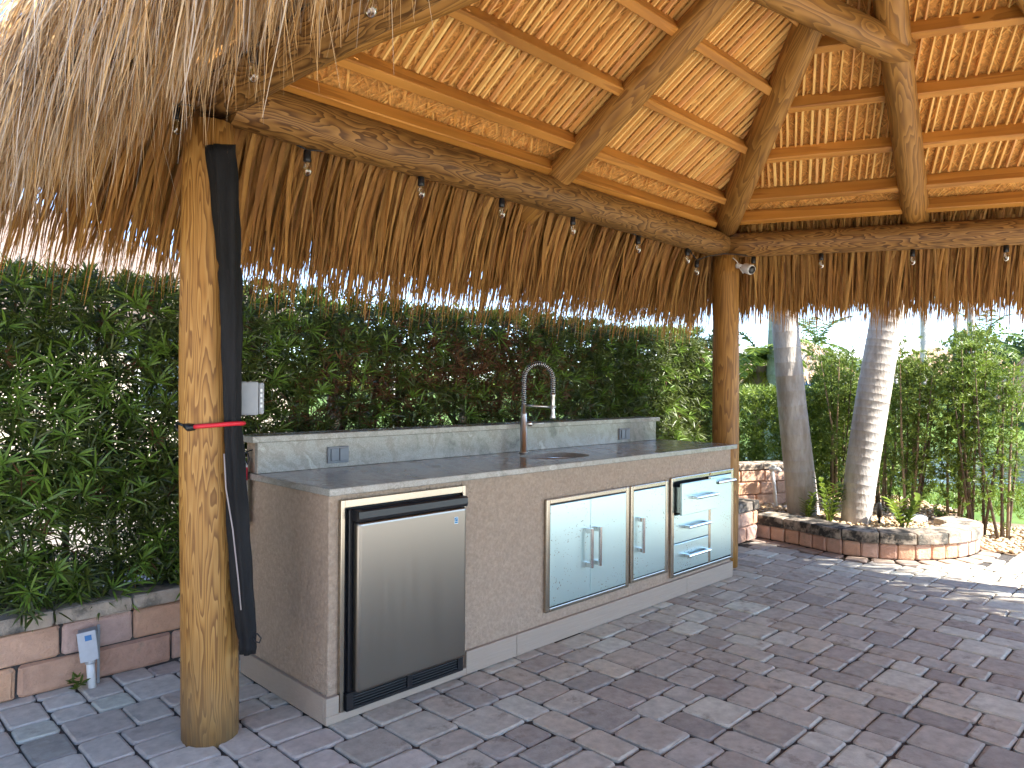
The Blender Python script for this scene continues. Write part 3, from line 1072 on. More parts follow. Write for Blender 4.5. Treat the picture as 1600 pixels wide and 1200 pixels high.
def log(name, p0, p1, r0, r1=None, mat='log', n=18, seg=9, wob=0.02):
    m4, L_ = frame_between(p0, p1)
    r1 = r1 or r0
    V, F = [], []
    ph = random.random() * 6
    for i in range(seg + 1):
        t = i / seg
        r_ = r0 + (r1 - r0) * t
        ox, oy = math.sin(ph + t * 5) * r_ * 0.06, math.cos(ph * 1.3 + t * 4) * r_ * 0.06
        if i in (0, seg): r_ *= 0.97
        for k in range(n):
            an = 2 * math.pi * k / n
            rk = r_ * (1 + wob * math.sin(3 * an + ph + t * 3) + wob * 0.6 * math.sin(2 * an - ph + t * 7))
            V.append((ox + rk * math.cos(an), oy + rk * math.sin(an), t * L_))
    for i in range(seg):
        for k in range(n): F.append((i * n + k, i * n + (k + 1) % n, (i + 1) * n + (k + 1) % n, (i + 1) * n + k))
    F.append(tuple(range(n - 1, -1, -1))); F.append(tuple(seg * n + k for k in range(n)))
    o = obj(name, (V, F), M[mat], hut, m4, smooth=True)
    for p_ in o.data.polygons:
        if len(p_.vertices) > 4: p_.use_smooth = False
    return o


log('post', (-0.363, 0.253, -0.02), (-0.372, 0.262, 2.325), 0.106, 0.092, 'post', seg=14)
log('post', (3.477, 0.193, -0.02), (3.477, 0.193, 2.32), 0.100, 0.092, 'log', seg=14)  # darker wood than the near post: its shade is put into the colour
for p in (P3, P4, P0): log('post', (p[0], p[1], -0.02), (p[0], p[1], 2.32), 0.094, 0.09, 'post')
uA, uF, uR, uB, uL = (s.u for s in (SA, SF, SR, SB, SL))


def beam(s, z0, z1, ext0=0.12, ext1=0.02, r=0.097):
    a_, c_ = s.E0 - s.u * ext0, s.E1 + s.u * ext1
    return log('beam', (a_[0], a_[1], z0), (c_[0], c_[1], z1), r, r * 0.98, 'beam', seg=16, wob=0.015)


beam(SA, 2.425, 2.385, -0.02, 0.06)
beam(SF, 2.385, 2.375, -0.03, 0.1, 0.09)
beam(SR, 2.38, 2.38)
beam(SB, 2.38, 2.42)
beam(SL, 2.42, 2.45, 0.1, 0.10, 0.10)


def rafter(name, foot, top, r0, r1, tail=0.0):
    foot, top = np.array(foot), np.array(top)
    d = (top - foot) / np.linalg.norm(top - foot)
    f0 = foot - d * tail
    return log(name, f0, top, r0, r1, 'log', seg=12)


rafter('rafter', SA.pt(1.885, 0.06), APX + np.array([0, 0.06, -0.03]), 0.082, 0.07, 0.46)
rafter('rafter', (4.16, -0.90, 2.47), (2.0, -1.385, 3.345), 0.088, 0.075, 0.12)
for s in (SR, SB, SL): rafter('rafter', s.pt(s.L / 2, 0.06), APX - s.N * 0.02, 0.08, 0.07, 0.4)
for p in (P1, P2, P3, P4, P0):
    f0 = np.array([p[0], p[1], ZB]); rafter('hip_rafter', f0 + (APX - f0) * 0.025, APX + np.array([0, 0, 0.01]), 0.092, 0.08, 0.0)
log('tie_log', (0.62, -0.865, 3.12), (2.62, -1.265, 3.10), 0.075, 0.078, 'log')
log('king_post', (1.55, -1.6, 3.35), (1.55, -1.6, 3.72), 0.09, 0.09, 'log', seg=4)


def board(s, a0, a1, b, h0=0.0, h1=0.092, t=0.046):
    p0, p1 = s.pt(a0, b), s.pt(a1, b)
    m_ = (p0 + p1) / 2
    x = np.array([s.u[0], s.u[1], 0.0]); z = s.N; y = np.cross(z, x)
    L_ = a1 - a0
    VF = box(-t / 2, t / 2, h0, h1, -L_ / 2, L_ / 2, 0.004)
    m4 = Matrix(((y[0], z[0], x[0], m_[0]), (y[1], z[1], x[1], m_[1]), (y[2], z[2], x[2], m_[2]), (0, 0, 0, 1)))
    obj('purlin', VF, M['board'], hut, m4)


pz = {'A': [2.512, 2.618, 2.822, 3.020, 3.215, 3.40, 3.55], 'F': [2.532, 2.632, 2.800, 2.976, 3.150, 3.32, 3.48]}
for key, s, ra in (('A', SA, 1.885), ('F', SF, None), ('R', SR, None), ('B', SB, None), ('L', SL, None)):
    for z in pz.get(key, pz['A']):
        b = (z - ZB) / s.s
        a0, a1 = s.lim(b)
        if key == 'F':
            q_ = np.array([4.16, -0.90]) + (np.array([2.0, -1.385]) - np.array([4.16, -0.90])) * (z - 2.47) / (3.345 - 2.47)
            am = float((q_ - s.E0) @ s.u)
        else:
            am = s.L / 2 if ra is None else ra
            am = am + (s.a - am) * (b / s.b) * (0 if key == 'A' else 1)
        if a1 - a0 < 0.3: continue
        am = min(max(am, a0 + 0.1), a1 - 0.1)
        board(s, a0 + 0.02, am - 0.01, b + random.gauss(0, 0.004))
        board(s, am + 0.01, a1 - 0.02, b + random.gauss(0, 0.004))

# thatch shell
HD = 0.094


def shell(s, b0=-0.42, h0=0.112, h1=0.30):
    a0, a1 = s.lim(b0)
    V = [s.pt(a0, b0, h0), s.pt(a1, b0, h0), s.pt(s.a, s.b, h0), s.pt(a0, b0, h1), s.pt(a1, b0, h1), s.pt(s.a, s.b, h1)]
    F = [(0, 1, 2), (3, 5, 4), (0, 3, 4, 1), (1, 4, 5, 2), (2, 5, 3, 0)]
    obj('thatch_core', (V, F), M['shell'], hut)


for s in (SA, SF, SR, SB, SL): shell(s)


def to3(s, da, db, dh):
    """direction in a side's frame (along the edge, up the slope, off the plane)"""
    e = np.array([s.u[0], s.u[1], 0.0]); up = np.cross(s.N, e); 
    up3 = np.array([s.n[0], s.n[1], s.s]); up3 = up3 / np.linalg.norm(up3)
    return da[..., None] * e + db[..., None] * up3 + dh[..., None] * s.N


# stalks of the fronds, each a strip running down the slope on the underside
def stalks(s, spacing, b_lo, individual):
    a = 0.03
    k = 0
    allp = []
    while a < s.L:
        t = a / s.a if a < s.a else (s.L - a) / (s.L - s.a)
        btop = s.b * t - 0.02
        if btop > b_lo + 0.10:
            w_ = random.uniform(0.013, 0.021)
            slant = random.gauss(0, 0.005)
            bm_ = (b_lo + btop) / 2
            hl = (btop - b_lo) / 2 * math.sqrt(1 + s.s ** 2)
            c_ = s.pt(a, bm_, HD - 0.008)
            e = np.array([s.u[0], s.u[1], 0.0])
            up3 = np.array([s.n[0], s.n[1], s.s]); up3 /= np.linalg.norm(up3)
            dz = up3 * math.cos(slant) + e * math.sin(slant)
            dx = np.cross(s.N, dz)
            m4 = Matrix(((dx[0], s.N[0], dz[0], c_[0]), (dx[1], s.N[1], dz[1], c_[1]), (dx[2], s.N[2], dz[2], c_[2]), (0, 0, 0, 1)))
            V, F = [], []
            ns = 5
            for i in range(ns):
                zz = -hl + 2 * hl * i / (ns - 1)
                o_ = random.gauss(0, 0.0015)
                ww = w_ * (1.1 - 0.3 * i / (ns - 1)) / 2
                hh = random.uniform(-0.004, 0.002)
                V += [(o_ - ww, 0.014, zz), (o_ - ww * 0.6, -0.004 + hh, zz), (o_ + ww * 0.6, -0.004 + hh, zz), (o_ + ww, 0.014, zz)]
            for i in range(ns - 1):
                for j in range(3): F.append((i * 4 + j, i * 4 + j + 1, i * 4 + 4 + j + 1, i * 4 + 4 + j))
            if individual:
                obj('frond_stalk', (V, F), M['stalk'], hut, m4)
            else:
                allp.append(xf((V, F), m4))
        a += spacing * random.uniform(0.72, 1.28)
        k += 1
    if allp: obj('frond_stalks', join(*allp), M['stalk'], hut, kind='stuff')


stalks(SA, 0.050, (2.635 - ZB) / SA.s, True)
stalks(SF, 0.050, (2.65 - ZB) / SF.s, True)
for s in (SR, SB, SL): stalks(s, 0.055, 0.2, False)


def weave(s, n, b_lo=-0.05):
    a = rng.uniform(0, s.L, n); b = rng.uniform(b_lo, s.b, n)
    a0, a1 = s.lim(b)
    k = (a > a0) & (a < a1)
    a, b = a[k], b[k]
    n = len(a)
    sg = np.where((a * 26).astype(int) % 2 == 0, 1.0, -1.0)
    R0 = s.pt(a, b, HD + 0.010 + rng.random(n) * 0.016)
    D = to3(s, sg * rng.uniform(0.35, 0.9, n), -np.ones(n), rng.normal(-0.01, 0.035, n))
    return strands(R0, D, rng.uniform(0.05, 0.12, n), rng.uniform(0.006, 0.013, n), 0.0, levels=3, curl=0.10, prof=[0.7, 1.0, 0.2], flat=s.N)


for s, n in ((SA, 13000), (SF, 10000), (SL, 3000), (SR, 2500), (SB, 2500)):
    V, F, r_ = weave(s, n)
    np_obj('leaf_weave', V, [F], M['weave'], hut, r_, kind='stuff')


# eave fringes
def fringe(s, per_m, b_rng, h_rng, len_rng, w_rng, droop, slope_bias, a_pad=0.0, a_lo=None, a_hi=None, levels=4, curl=0.1, flatn=True, spread=0.16):
    L_ = s.L + 1.4
    n = int(L_ * per_m)
    b = rng.uniform(*b_rng, n)
    a = rng.uniform(-0.7, s.L + 0.7, n)
    a0, a1 = s.lim(b)
    k = (a > a0 - a_pad) & (a < a1 + a_pad)
    if a_lo is not None: k &= a > a_lo
    if a_hi is not None: k &= a < a_hi
    a, b = a[k], b[k]
    n = len(a)
    R0 = s.pt(a, b, rng.uniform(*h_rng, n))
    # fan out round the corners of the roof
    fan = np.clip((0.35 - a) / 0.7, 0, 1) * -0.7 + np.clip((a - (s.L - 0.35)) / 0.7, 0, 1) * 0.7
    D = to3(s, rng.normal(0, spread, n) + fan, -np.ones(n), rng.normal(0, 0.06, n) + slope_bias)
    return strands(R0, D, rng.uniform(*len_rng, n), rng.uniform(*w_rng, n), rng.uniform(droop * 0.7, droop * 1.3, n), levels, curl, flat=(s.N if flatn else None))


def put(name, geo, mat): 
    V, F, r_ = geo
    return np_obj(name, V, [F], M[mat], hut, r_, kind='stuff')


# inner skirts seen from under the roof (A and F), then the outer coats
for s in (SA, SF):
    g1 = fringe(s, 480, (-0.16, 0.02), (0.06, 0.16), (0.62, 0.85), (0.010, 0.022), 1.7, 0.0, a_pad=0.12, curl=0.06, spread=0.11)
    g2 = fringe(s, 620, (-0.44, -0.10), (0.10, 0.20), (0.50, 0.76), (0.008, 0.018), 2.0, 0.0, a_pad=0.12, curl=0.08, spread=0.13)
    g3 = fringe(s, 420, (-0.50, -0.05), (0.20, 0.32), (0.5, 0.8), (0.005, 0.012), 1.3, 0.0, curl=0.12)
    put('inner_thatch', cat_geo([g1, g2]), 'thatch')
    put('outer_thatch', g3, 'thatch_grey')
# the big blades that read singly on the long inner skirt
nb = 0
for s, cnt in ((SA, 200), (SF, 100)):
    for i in range(cnt):
        a = np.array([rng.uniform(0.05, s.L - 0.02)]); b = np.array([rng.uniform(-0.14, 0.01)])
        R0 = s.pt(a, b, np.array([rng.uniform(0.03, 0.07)]))
        D = to3(s, rng.normal(0, 0.12, 1), -np.ones(1), np.array([-0.03]))
        V, F, r_ = strands(np.zeros((1, 3)), D, rng.uniform(0.62, 0.84), rng.uniform(0.018, 0.032), rng.uniform(1.2, 2.2), 5, 0.06, prof=[0.5, 0.9, 1.0, 0.7, 0.06], flat=s.N)
        # fold the blade along its middle so that it is not a flat ribbon
        V = V.reshape(5, 2, 3)
        mid = V.mean(1) + s.N * -0.004
        VV = np.concatenate([V[:, 0], mid, V[:, 1]])
        FF_ = []
        for q_ in range(4):
            FF_ += [(q_, 5 + q_, 6 + q_, q_ + 1), (5 + q_, 10 + q_, 11 + q_, 6 + q_)]
        obj('palm_blade', (VV.tolist(), FF_), M['thatch'], hut, Matrix.Translation(R0[0]))
# near left side: close to the photographer, thin frayed strands
a_near = (SL.L - 2.6, SL.L + 1.0)
gL = [fringe(SL, 170, (-0.54, -0.1), (0.20, 0.34), (0.55, 0.82), (0.003, 0.007), 2.6, 0.0, a_lo=a_near[0], levels=5, curl=0.16),
      fringe(SL, 1900, (-0.54, 0.25), (0.24, 0.34), (0.28, 0.62), (0.003, 0.008), 2.6, 0.02, a_lo=a_near[0], levels=5, curl=0.16),
      fringe(SL, 1400, (-0.57, -0.12), (0.12, 0.30), (0.26, 0.52), (0.004, 0.010), 3.0, 0.0, a_lo=a_near[0], levels=5, curl=0.12),
      fringe(SL, 420, (-0.36, -0.18), (0.08, 0.16), (0.3, 0.5), (0.006, 0.014), 1.6, 0.0, a_lo=a_near[0], levels=5, curl=0.08)]
gL.append(fringe(SL, 1500, (-0.56, -0.2), (0.16, 0.32), (0.46, 0.74), (0.003, 0.009), 2.4, 0.0, a_pad=0.1, a_lo=SL.L - 0.7, levels=5, curl=0.13))
put('outer_thatch', cat_geo(gL), 'thatch_grey')
gL2 = fringe(SL, 520, (0.1, 1.6), (0.28, 0.33), (0.35, 0.6), (0.004, 0.009), 0.35, 0.03, levels=4, curl=0.14)
put('roof_thatch', gL2, 'thatch_grey')
gL = [fringe(SL, 380, (-0.52, 0.2), (0.2, 0.34), (0.45, 0.75), (0.008, 0.016), 1.25, 0.0, a_hi=a_near[0])]
put('outer_thatch', cat_geo(gL), 'thatch_grey')
for s in (SR, SB):
    put('outer_thatch', fringe(s, 420, (-0.5, 0.2), (0.1, 0.34), (0.45, 0.75), (0.01, 0.02), 1.2, 0.0), 'thatch_grey')

# ------------------------------------------------------------------ string lights, camera, cover and bungee on the posts
def bulb_at(parent, x, y, zc):
    s_ = obj('socket', xf(lathe([(0.006, 0.075), (0.015, 0.070), (0.0165, 0.028), (0.014, 0.024)], 12), Matrix.Identity(4)), M['black'], parent, Matrix.Translation((x, y, zc)), smooth=True)
    obj('bulb', lathe([(0.0125, 0.027), (0.015, 0.018), (0.0215, 0.0), (0.0215, -0.012), (0.016, -0.027), (0.006, -0.035), (0.001, -0.036)], 14), M['bulb'], s_, Matrix.Translation((x, y, zc)), smooth=True)
    obj('filament', tube([(0, 0, 0.024), (0.002, 0, 0.005), (-0.003, 0.002, -0.008), (0.004, 0, -0.016)], 0.0016, 5), M['filament'], s_, Matrix.Translation((x, y, zc)))


sl1 = thing('string_lights', 'string of clear bulbs in black sockets hanging under the roof beams', 'string lights', (1.5, 0.2, 2.3))
pts = [(-0.45, 0.34, 2.40), (-0.30, 0.30, 2.35)]
for bx_, by_, bz_ in [(0.014, 0.21, 2.232), (0.609, 0.21, 2.25), (1.141, 0.21, 2.245), (1.717, 0.21, 2.245), (2.367, 0.21, 2.225), (2.959, 0.21, 2.228), (3.05, 0.19, 2.155),
                      (3.56, 0.02, 2.225), (3.738, -0.406, 2.222), (3.976, -0.935, 2.218), (4.20, -1.435, 2.216)]:
    bulb_at(sl1, bx_, by_, bz_)
    pts.append((bx_, by_, bz_ + 0.075))
pts.append((4.5, -2.2, 2.30))
fine = []
for a_, c_ in zip(pts, pts[1:]):
    for t in (0, 0.25, 0.5, 0.75): 
        fine.append((a_[0] + (c_[0] - a_[0]) * t, a_[1] + (c_[1] - a_[1]) * t + 0.02 * (1 if t else 0), a_[2] + (c_[2] - a_[2]) * t + 0.035 * math.sin(math.pi * t)))
fine.append(pts[-1])
obj('cable', tube(fine, 0.004, 6), M['black'], sl1, smooth=True)
for bx_, by_, bz_ in [(-0.452, -0.27, 2.345), (-0.452, 0.365, 2.325), (-0.452, -0.93, 2.325)]: bulb_at(sl1, bx_, by_, bz_)
obj('cable', tube([(-0.46, 0.40, 2.43), (-0.452, 0.365, 2.40), (-0.45, 0.05, 2.44), (-0.452, -0.27, 2.42), (-0.45, -0.6, 2.44), (-0.452, -0.93, 2.40), (-0.45, -1.6, 2.44)], 0.004, 6), M['black'], sl1, smooth=True)

TC = Vector((-_f[0], -_f[1], 0)); RC = Vector((_r0[0], _r0[1], 0))   # towards and to the right of the photographer's place


def off(base, r_, t_, z):
    p_ = Vector((base[0], base[1], 0)) + RC * r_ + TC * t_
    return Vector((p_.x, p_.y, z))


PA, PB = POSTS
sc = thing('security_camera', 'small white security camera with black face on the far post', 'camera', off(PB, 0.075, 0.09, 2.215))
c0 = off(PB, 0.118, 0.125, 2.20)
dcam = (TC * 0.72 + RC * 0.35 + Vector((0, 0, -0.28))).normalized()
m4, _ = frame_between(c0 - dcam * 0.03, c0 + dcam * 0.05)
obj('body', lathe([(0.028, -0.01), (0.036, 0.006), (0.037, 0.066), (0.033, 0.076)], 18), M['white'], sc, m4, smooth=True)
obj('lens_face', lathe([(0.029, 0.074), (0.029, 0.0785), (0.010, 0.080)], 18), M['black'], sc, m4, smooth=True)
m5, _ = frame_between(off(PB, 0.058, 0.072, 2.23), off(PB, 0.085, 0.11, 2.225))
obj('mount', lathe([(0.020, 0.0), (0.020, 0.016), (0.012, 0.024), (0.008, 0.05)], 14), M['white'], sc, m5, smooth=True)
obj('cable', tube([off(PB, 0.10, 0.11, 2.19), off(PB, 0.09, 0.12, 2.165), off(PB, 0.07, 0.105, 2.20), off(PB, 0.05, 0.09, 2.26), off(PB, 0.02, 0.09, 2.285)], 0.0035, 6), M['white'], sc, smooth=True)

cv = thing('rolled_cover', 'long black fabric cover rolled up and strapped to the near post', 'fabric cover', off(PA, 0.06, 0.07, 0.3))
keys = [(2.215, 0.072, 0.095, 0.055, 0.018), (2.17, 0.074, 0.092, 0.054, 0.024), (2.0, 0.084, 0.082, 0.046, 0.028), (1.8, 0.094, 0.075, 0.041, 0.03), (1.78, 0.096, 0.073, 0.034, 0.030), (1.74, 0.097, 0.073, 0.042, 0.03),
        (1.45, 0.104, 0.070, 0.036, 0.028), (1.20, 0.107, 0.066, 0.030, 0.026), (1.15, 0.109, 0.066, 0.034, 0.028), (0.83, 0.127, 0.056, 0.038, 0.03), (0.55, 0.147, 0.046, 0.038, 0.03), (0.42, 0.158, 0.042, 0.036, 0.028),
        (0.385, 0.162, 0.040, 0.030, 0.024), (0.34, 0.163, 0.040, 0.034, 0.028), (0.325, 0.161, 0.040, 0.030, 0.024)]
zs = np.linspace(2.215, 0.325, 70)
kz = np.array([k[0] for k in keys])[::-1]
V, F = [], []
n_ = 22
for i, z in enumerate(zs):
    v = [np.interp(z, kz, np.array([k[j] for k in keys])[::-1]) for j in range(1, 5)]
    for k in range(n_):
        an = 2 * math.pi * k / n_
        fold = 1 + 0.24 * math.sin(5 * an + z * 2.2) + 0.14 * math.sin(9 * an - z * 4.1) + 0.05 * math.sin(z * 31 + 3 * an)
        p_ = off(PA, v[0] + 0.004 + math.cos(an) * v[2] * 0.88 * fold, v[1] + math.sin(an) * v[3] * fold, z)
        V.append(tuple(p_))
for i in range(len(zs) - 1):
    for k in range(n_): F.append((i * n_ + k, i * n_ + (k + 1) % n_, (i + 1) * n_ + (k + 1) % n_, (i + 1) * n_ + k))
F.append(tuple(range(n_ - 1, -1, -1))); F.append(tuple((len(zs) - 1) * n_ + k for k in range(n_)))
obj('fabric', (V, F), M['fabric'], cv, smooth=True)
obj('drawstring', tube([off(PA, 0.095, 0.103, 1.08), off(PA, 0.102, 0.100, 0.95), off(PA, 0.125, 0.092, 0.8), off(PA, 0.145, 0.084, 0.6), off(PA, 0.153, 0.08, 0.5)], 0.0026, 6), M['cord'], cv, smooth=True)
obj('loop', tube([off(PA, 0.185, 0.05, 0.405), off(PA, 0.205, 0.052, 0.402), off(PA, 0.218, 0.05, 0.385), off(PA, 0.212, 0.05, 0.368), off(PA, 0.198, 0.05, 0.372), off(PA, 0.188, 0.05, 0.39)], 0.003, 6), M['black'], cv, smooth=True)

bc = thing('bungee_cord', 'red bungee cord with black hooks stretched round the near post', 'bungee cord', off(PA, 0.0, 0.1, 1.185))
pth = [(-0.018, 0.108, 1.178), (0.02, 0.112, 1.182), (0.06, 0.110, 1.185), (0.09, 0.108, 1.188), (0.115, 0.104, 1.190), (0.138, 0.088, 1.191), (0.148, 0.06, 1.190), (0.14, 0.03, 1.188)]
obj('elastic', tube([off(PA, *p_) for p_ in pth], 0.0085, 8), M['red'], bc, smooth=True)
obj('ferrule', tube([off(PA, -0.012, 0.107, 1.177), off(PA, -0.036, 0.104, 1.176), off(PA, -0.056, 0.095, 1.182)], [0.012, 0.015, 0.007], 8), M['black'], bc, smooth=True)
obj('hook', tube([off(PA, -0.054, 0.096, 1.182), off(PA, -0.085, 0.070, 1.187), off(PA, -0.108, 0.035, 1.188), off(PA, -0.122, 0.01, 1.184), off(PA, -0.126, 0.0, 1.165), off(PA, -0.116, 0.0, 1.152), off(PA, -0.106, 0.01, 1.160)], 0.006, 8), M['black'], bc, smooth=True)

jb = thing('outlet_box', 'grey weatherproof outlet box on the side of the near post', 'outlet box', off(PA, 0.11, -0.03, 1.28))
m4 = Matrix.Translation(off(PA, 0.163, -0.03, 1.282)) @ Matrix.Rotation(YAW - math.pi / 2 + 0.35, 4, 'Z')
obj('box', box(-0.062, 0.010, -0.036, 0.036, -0.064, 0.064, 0.006, 2), M['grey_plastic'], jb, m4)
obj('lid', box(0.011, 0.030, -0.034, 0.034, -0.061, 0.061, 0.007, 2), M['grey_plastic'], jb, m4)
for k in range(4): obj('rib', box(0.016, 0.024, -0.0375, -0.0345, -0.035 + k * 0.02, -0.023 + k * 0.02, 0.001), M['white'], jb, m4)

# ------------------------------------------------------------------ the outdoor kitchen
oc = thing('outdoor_kitchen', 'long beige stucco outdoor kitchen counter with grey granite top', 'kitchen counter', (0, 0, 0))
CL = 3.224
# stucco body with a bay for the fridge
obj('body', join(box(0.006, 0.062, 0.008, 0.730, 0.0, 0.898, 0.003), box(0.70, CL - 0.006, 0.008, 0.730, 0.0, 0.898, 0.003), box(0.0621, 0.6999, 0.60, 0.729, 0.0, 0.897), box(0.0621, 0.6999, 0.01, 0.5999, 0.862, 0.8975)), M['stucco'], oc)
obj('backsplash_wall', box(0.004, 3.16, 0.632, 0.715, 0.8985, 1.071, 0.002), M['stucco'], oc)
HB = 0.108
# baseboards
def baseboard(x0, x1, z1=HB): obj('baseboard', box(x0, x1, -0.012, 0.0075, 0.002, z1, 0.002), M['trimboard'], oc)
baseboard(0.72, 1.05); baseboard(1.052, 2.62); baseboard(2.622, CL)
baseboard(-0.012, 0.719, 0.036)
obj('baseboard', box(-0.012, 0.046, -0.0121, 0.0075, 0.0365, HB, 0.002), M['trimboard'], oc)
obj('baseboard', box(-0.0125, 0.0055, 0.0078, 0.735, 0.002, HB, 0.002), M['trimboard'], oc)
obj('baseboard', box(CL - 0.0055, CL + 0.012, 0.0078, 0.735, 0.002, HB, 0.002), M['trimboard'], oc)


# slab with an oval sink opening
def slab():
    x0, x1, y0, y1, z0, z1 = -0.012, 3.250, -0.027, 0.735, 0.900, 0.930
    cx, cy, rx, ry = 1.66, 0.285, 0.215, 0.160
    n_ = 48
    el = []
    for k in range(n_):
        an = 2 * math.pi * k / n_
        c_, s_ = math.cos(an), math.sin(an)
        e = 2 / 2.6
        el.append((cx + rx * math.copysign(abs(c_) ** e, c_), cy + ry * math.copysign(abs(s_) ** e, s_)))
    bm = bmesh.new()
    outer = [bm.verts.new((x, y, z1)) for x, y in ((x0, y0), (x1, y0), (x1, y1), (x0, y1))]
    inner = [bm.verts.new((x, y, z1)) for x, y in el]
    eds = [bm.edges.new((outer[i], outer[(i + 1) % 4])) for i in range(4)] + [bm.edges.new((inner[i], inner[(i + 1) % n_])) for i in range(n_)]
    bmesh.ops.triangle_fill(bm, use_beauty=True, edges=eds)
    for f in [f for f in bm.faces if all(abs((v.co.x - cx) / rx) <= 1.01 and abs((v.co.y - cy) / ry) <= 1.01 for v in f.verts)]: bm.faces.remove(f)
    r = bmesh.ops.extrude_face_region(bm, geom=bm.faces[:])
    for v in r['geom']:
        if isinstance(v, bmesh.types.BMVert): v.co.z = z0
    bmesh.ops.recalc_face_normals(bm, faces=bm.faces[:])
    sharp = [e for e in bm.edges if len(e.link_faces) == 2 and e.calc_face_angle() > 1.0 and all(v.co.x < x0 + 1e-4 or v.co.x > x1 - 1e-4 or v.co.y < y0 + 1e-4 or v.co.y > y1 - 1e-4 for v in e.verts)]
    bmesh.ops.bevel(bm, geom=sharp, offset=0.004, segments=2, profile=0.5, affect='EDGES')
    bm.verts.index_update()
    V = [tuple(v.co) for v in bm.verts]; F = [tuple(v.index for v in f.verts) for f in bm.faces]
    bm.free()
    return (V, F), el, (cx, cy)


sv, el, (scx, scy) = slab()
obj('countertop', sv, M['granite'], oc)
V, F = [], []
n_ = len(el)
for sc_, z in ((1.03, 0.8995), (1.02, 0.885), (0.97, 0.80), (0.86, 0.745), (0.2, 0.735), (0.06, 0.728)):
    for x, y in el: V.append((scx + (x - scx) * sc_, scy + (y - scy) * sc_, z))
for i in range(5):
    for k in range(n_): F.append((i * n_ + k, i * n_ + (k + 1) % n_, (i + 1) * n_ + (k + 1) % n_, (i + 1) * n_ + k))
F.append(tuple(5 * n_ + k for k in range(n_)))
obj('sink_bowl', (V, F), M['chrome'], oc, smooth=True)
obj('backsplash_panel', box(0.0, 3.175, 0.602, 0.6315, 0.9305, 1.0715, 0.002), M['granite'], oc)
obj('backsplash_cap', box(-0.037, 3.185, 0.572, 0.748, 1.072, 1.102, 0.004, 2), M['granite'], oc)
for x0, x1 in ((0.352, 0.470), (2.700, 2.826)):
    pl = obj('outlet_cover', box(x0, x1, 0.5895, 0.6015, 0.952, 1.033, 0.004, 2), M['outlet'], oc)
    for k in range(2):
        c_ = x0 + (x1 - x0) * (0.30 + 0.40 * k)
        obj('flap', box(c_ - 0.021, c_ + 0.021, 0.5815, 0.589, 0.963, 1.024, 0.003, 2), M['outlet'], pl)
    obj('hinge', box(x0 + 0.006, x1 - 0.006, 0.584, 0.5888, 1.0245, 1.030, 0.001), M['grey_plastic'], pl)


def frame(x0, x1, z0, z1, w=0.03, y0=-0.014, y1=0.0075, mat='steel_frame', mull=()):
    """rounded bezel of a built-in door"""
    parts = [box(x0, x0 + w, y0, y1, z0, z1, 0.006, 2), box(x1 - w, x1, y0, y1, z0, z1, 0.006, 2),
             box(x0 + w + 0.0005, x1 - w - 0.0005, y0 + 0.001, y1, z1 - w, z1 - 0.0005, 0.006, 2), box(x0 + w + 0.0005, x1 - w - 0.0005, y0 + 0.001, y1, z0 + 0.0005, z0 + w * 0.75, 0.005, 2)]
    for x in mull: parts.append(box(x - 0.0155, x + 0.0155, y0 + 0.001, y1, z0 + w * 0.75 + 0.0005, z1 - w - 0.0005, 0.004, 2))
    obj('door_frame', join(*parts), M[mat], oc)
    obj('gap_shade', box(x0 + 0.008, x1 - 0.008, 0.0055, 0.0077, z0 + 0.008, z1 - 0.008), M['gap'], oc)  # thin black plate; the shade behind the doors is its colour


def bar_handle(parent, p0, p1, out=0.036, r=0.0105):
    p0, p1 = Vector(p0), Vector(p1)
    d = (p1 - p0).normalized()
    y = Vector((0, -out, 0))
    bar = tube([p0 + y - d * 0.004, p1 + y + d * 0.004], r, 12)
    feet = []
    for p_, sg in ((p0, 1), (p1, -1)):
        c_ = p_ + d * sg * 0.010
        hx = 0.0095
        ax = Vector((1, 0, 0)) if abs(d.z) > 0.5 else Vector((0, 0, 1))
        lo, hi = c_ - d * 0.012 - ax * hx, c_ + d * 0.012 + ax * hx
        feet.append(box(min(lo.x, hi.x), max(lo.x, hi.x), p_.y - out, p_.y, min(lo.z, hi.z), max(lo.z, hi.z), 0.002))
    obj('handle', join(bar, *feet), M['chrome'], parent)


def door(x0, x1, z0, z1, y=-0.012, name='door'):
    return obj(name, box(x0, x1, y, 0.0045, z0, z1, 0.003, 2), M['steel_door'], oc)


frame(1.262, 1.984, 0.165, 0.752)
d1 = door(1.2945, 1.625, 0.192, 0.718); bar_handle(d1, (1.590, -0.012, 0.355), (1.590, -0.012, 0.560))
d2 = door(1.629, 1.9515, 0.192, 0.718); bar_handle(d2, (1.664, -0.012, 0.355), (1.664, -0.012, 0.560))
frame(2.000, 2.395, 0.178, 0.752)
d3 = door(2.0325, 2.3625, 0.204, 0.718); bar_handle(d3, (2.075, -0.012, 0.36), (2.075, -0.012, 0.560))
frame(2.432, 3.226, 0.130, 0.762, mull=(2.900,))
for z0, z1 in ((0.160, 0.338), (0.343, 0.522)):
    dr = door(2.4645, 2.884, z0, z1, name='drawer')
    bar_handle(dr, (2.58, -0.012, (z0 + z1) / 2 + 0.005), (2.84, -0.012, (z0 + z1) / 2 + 0.005))
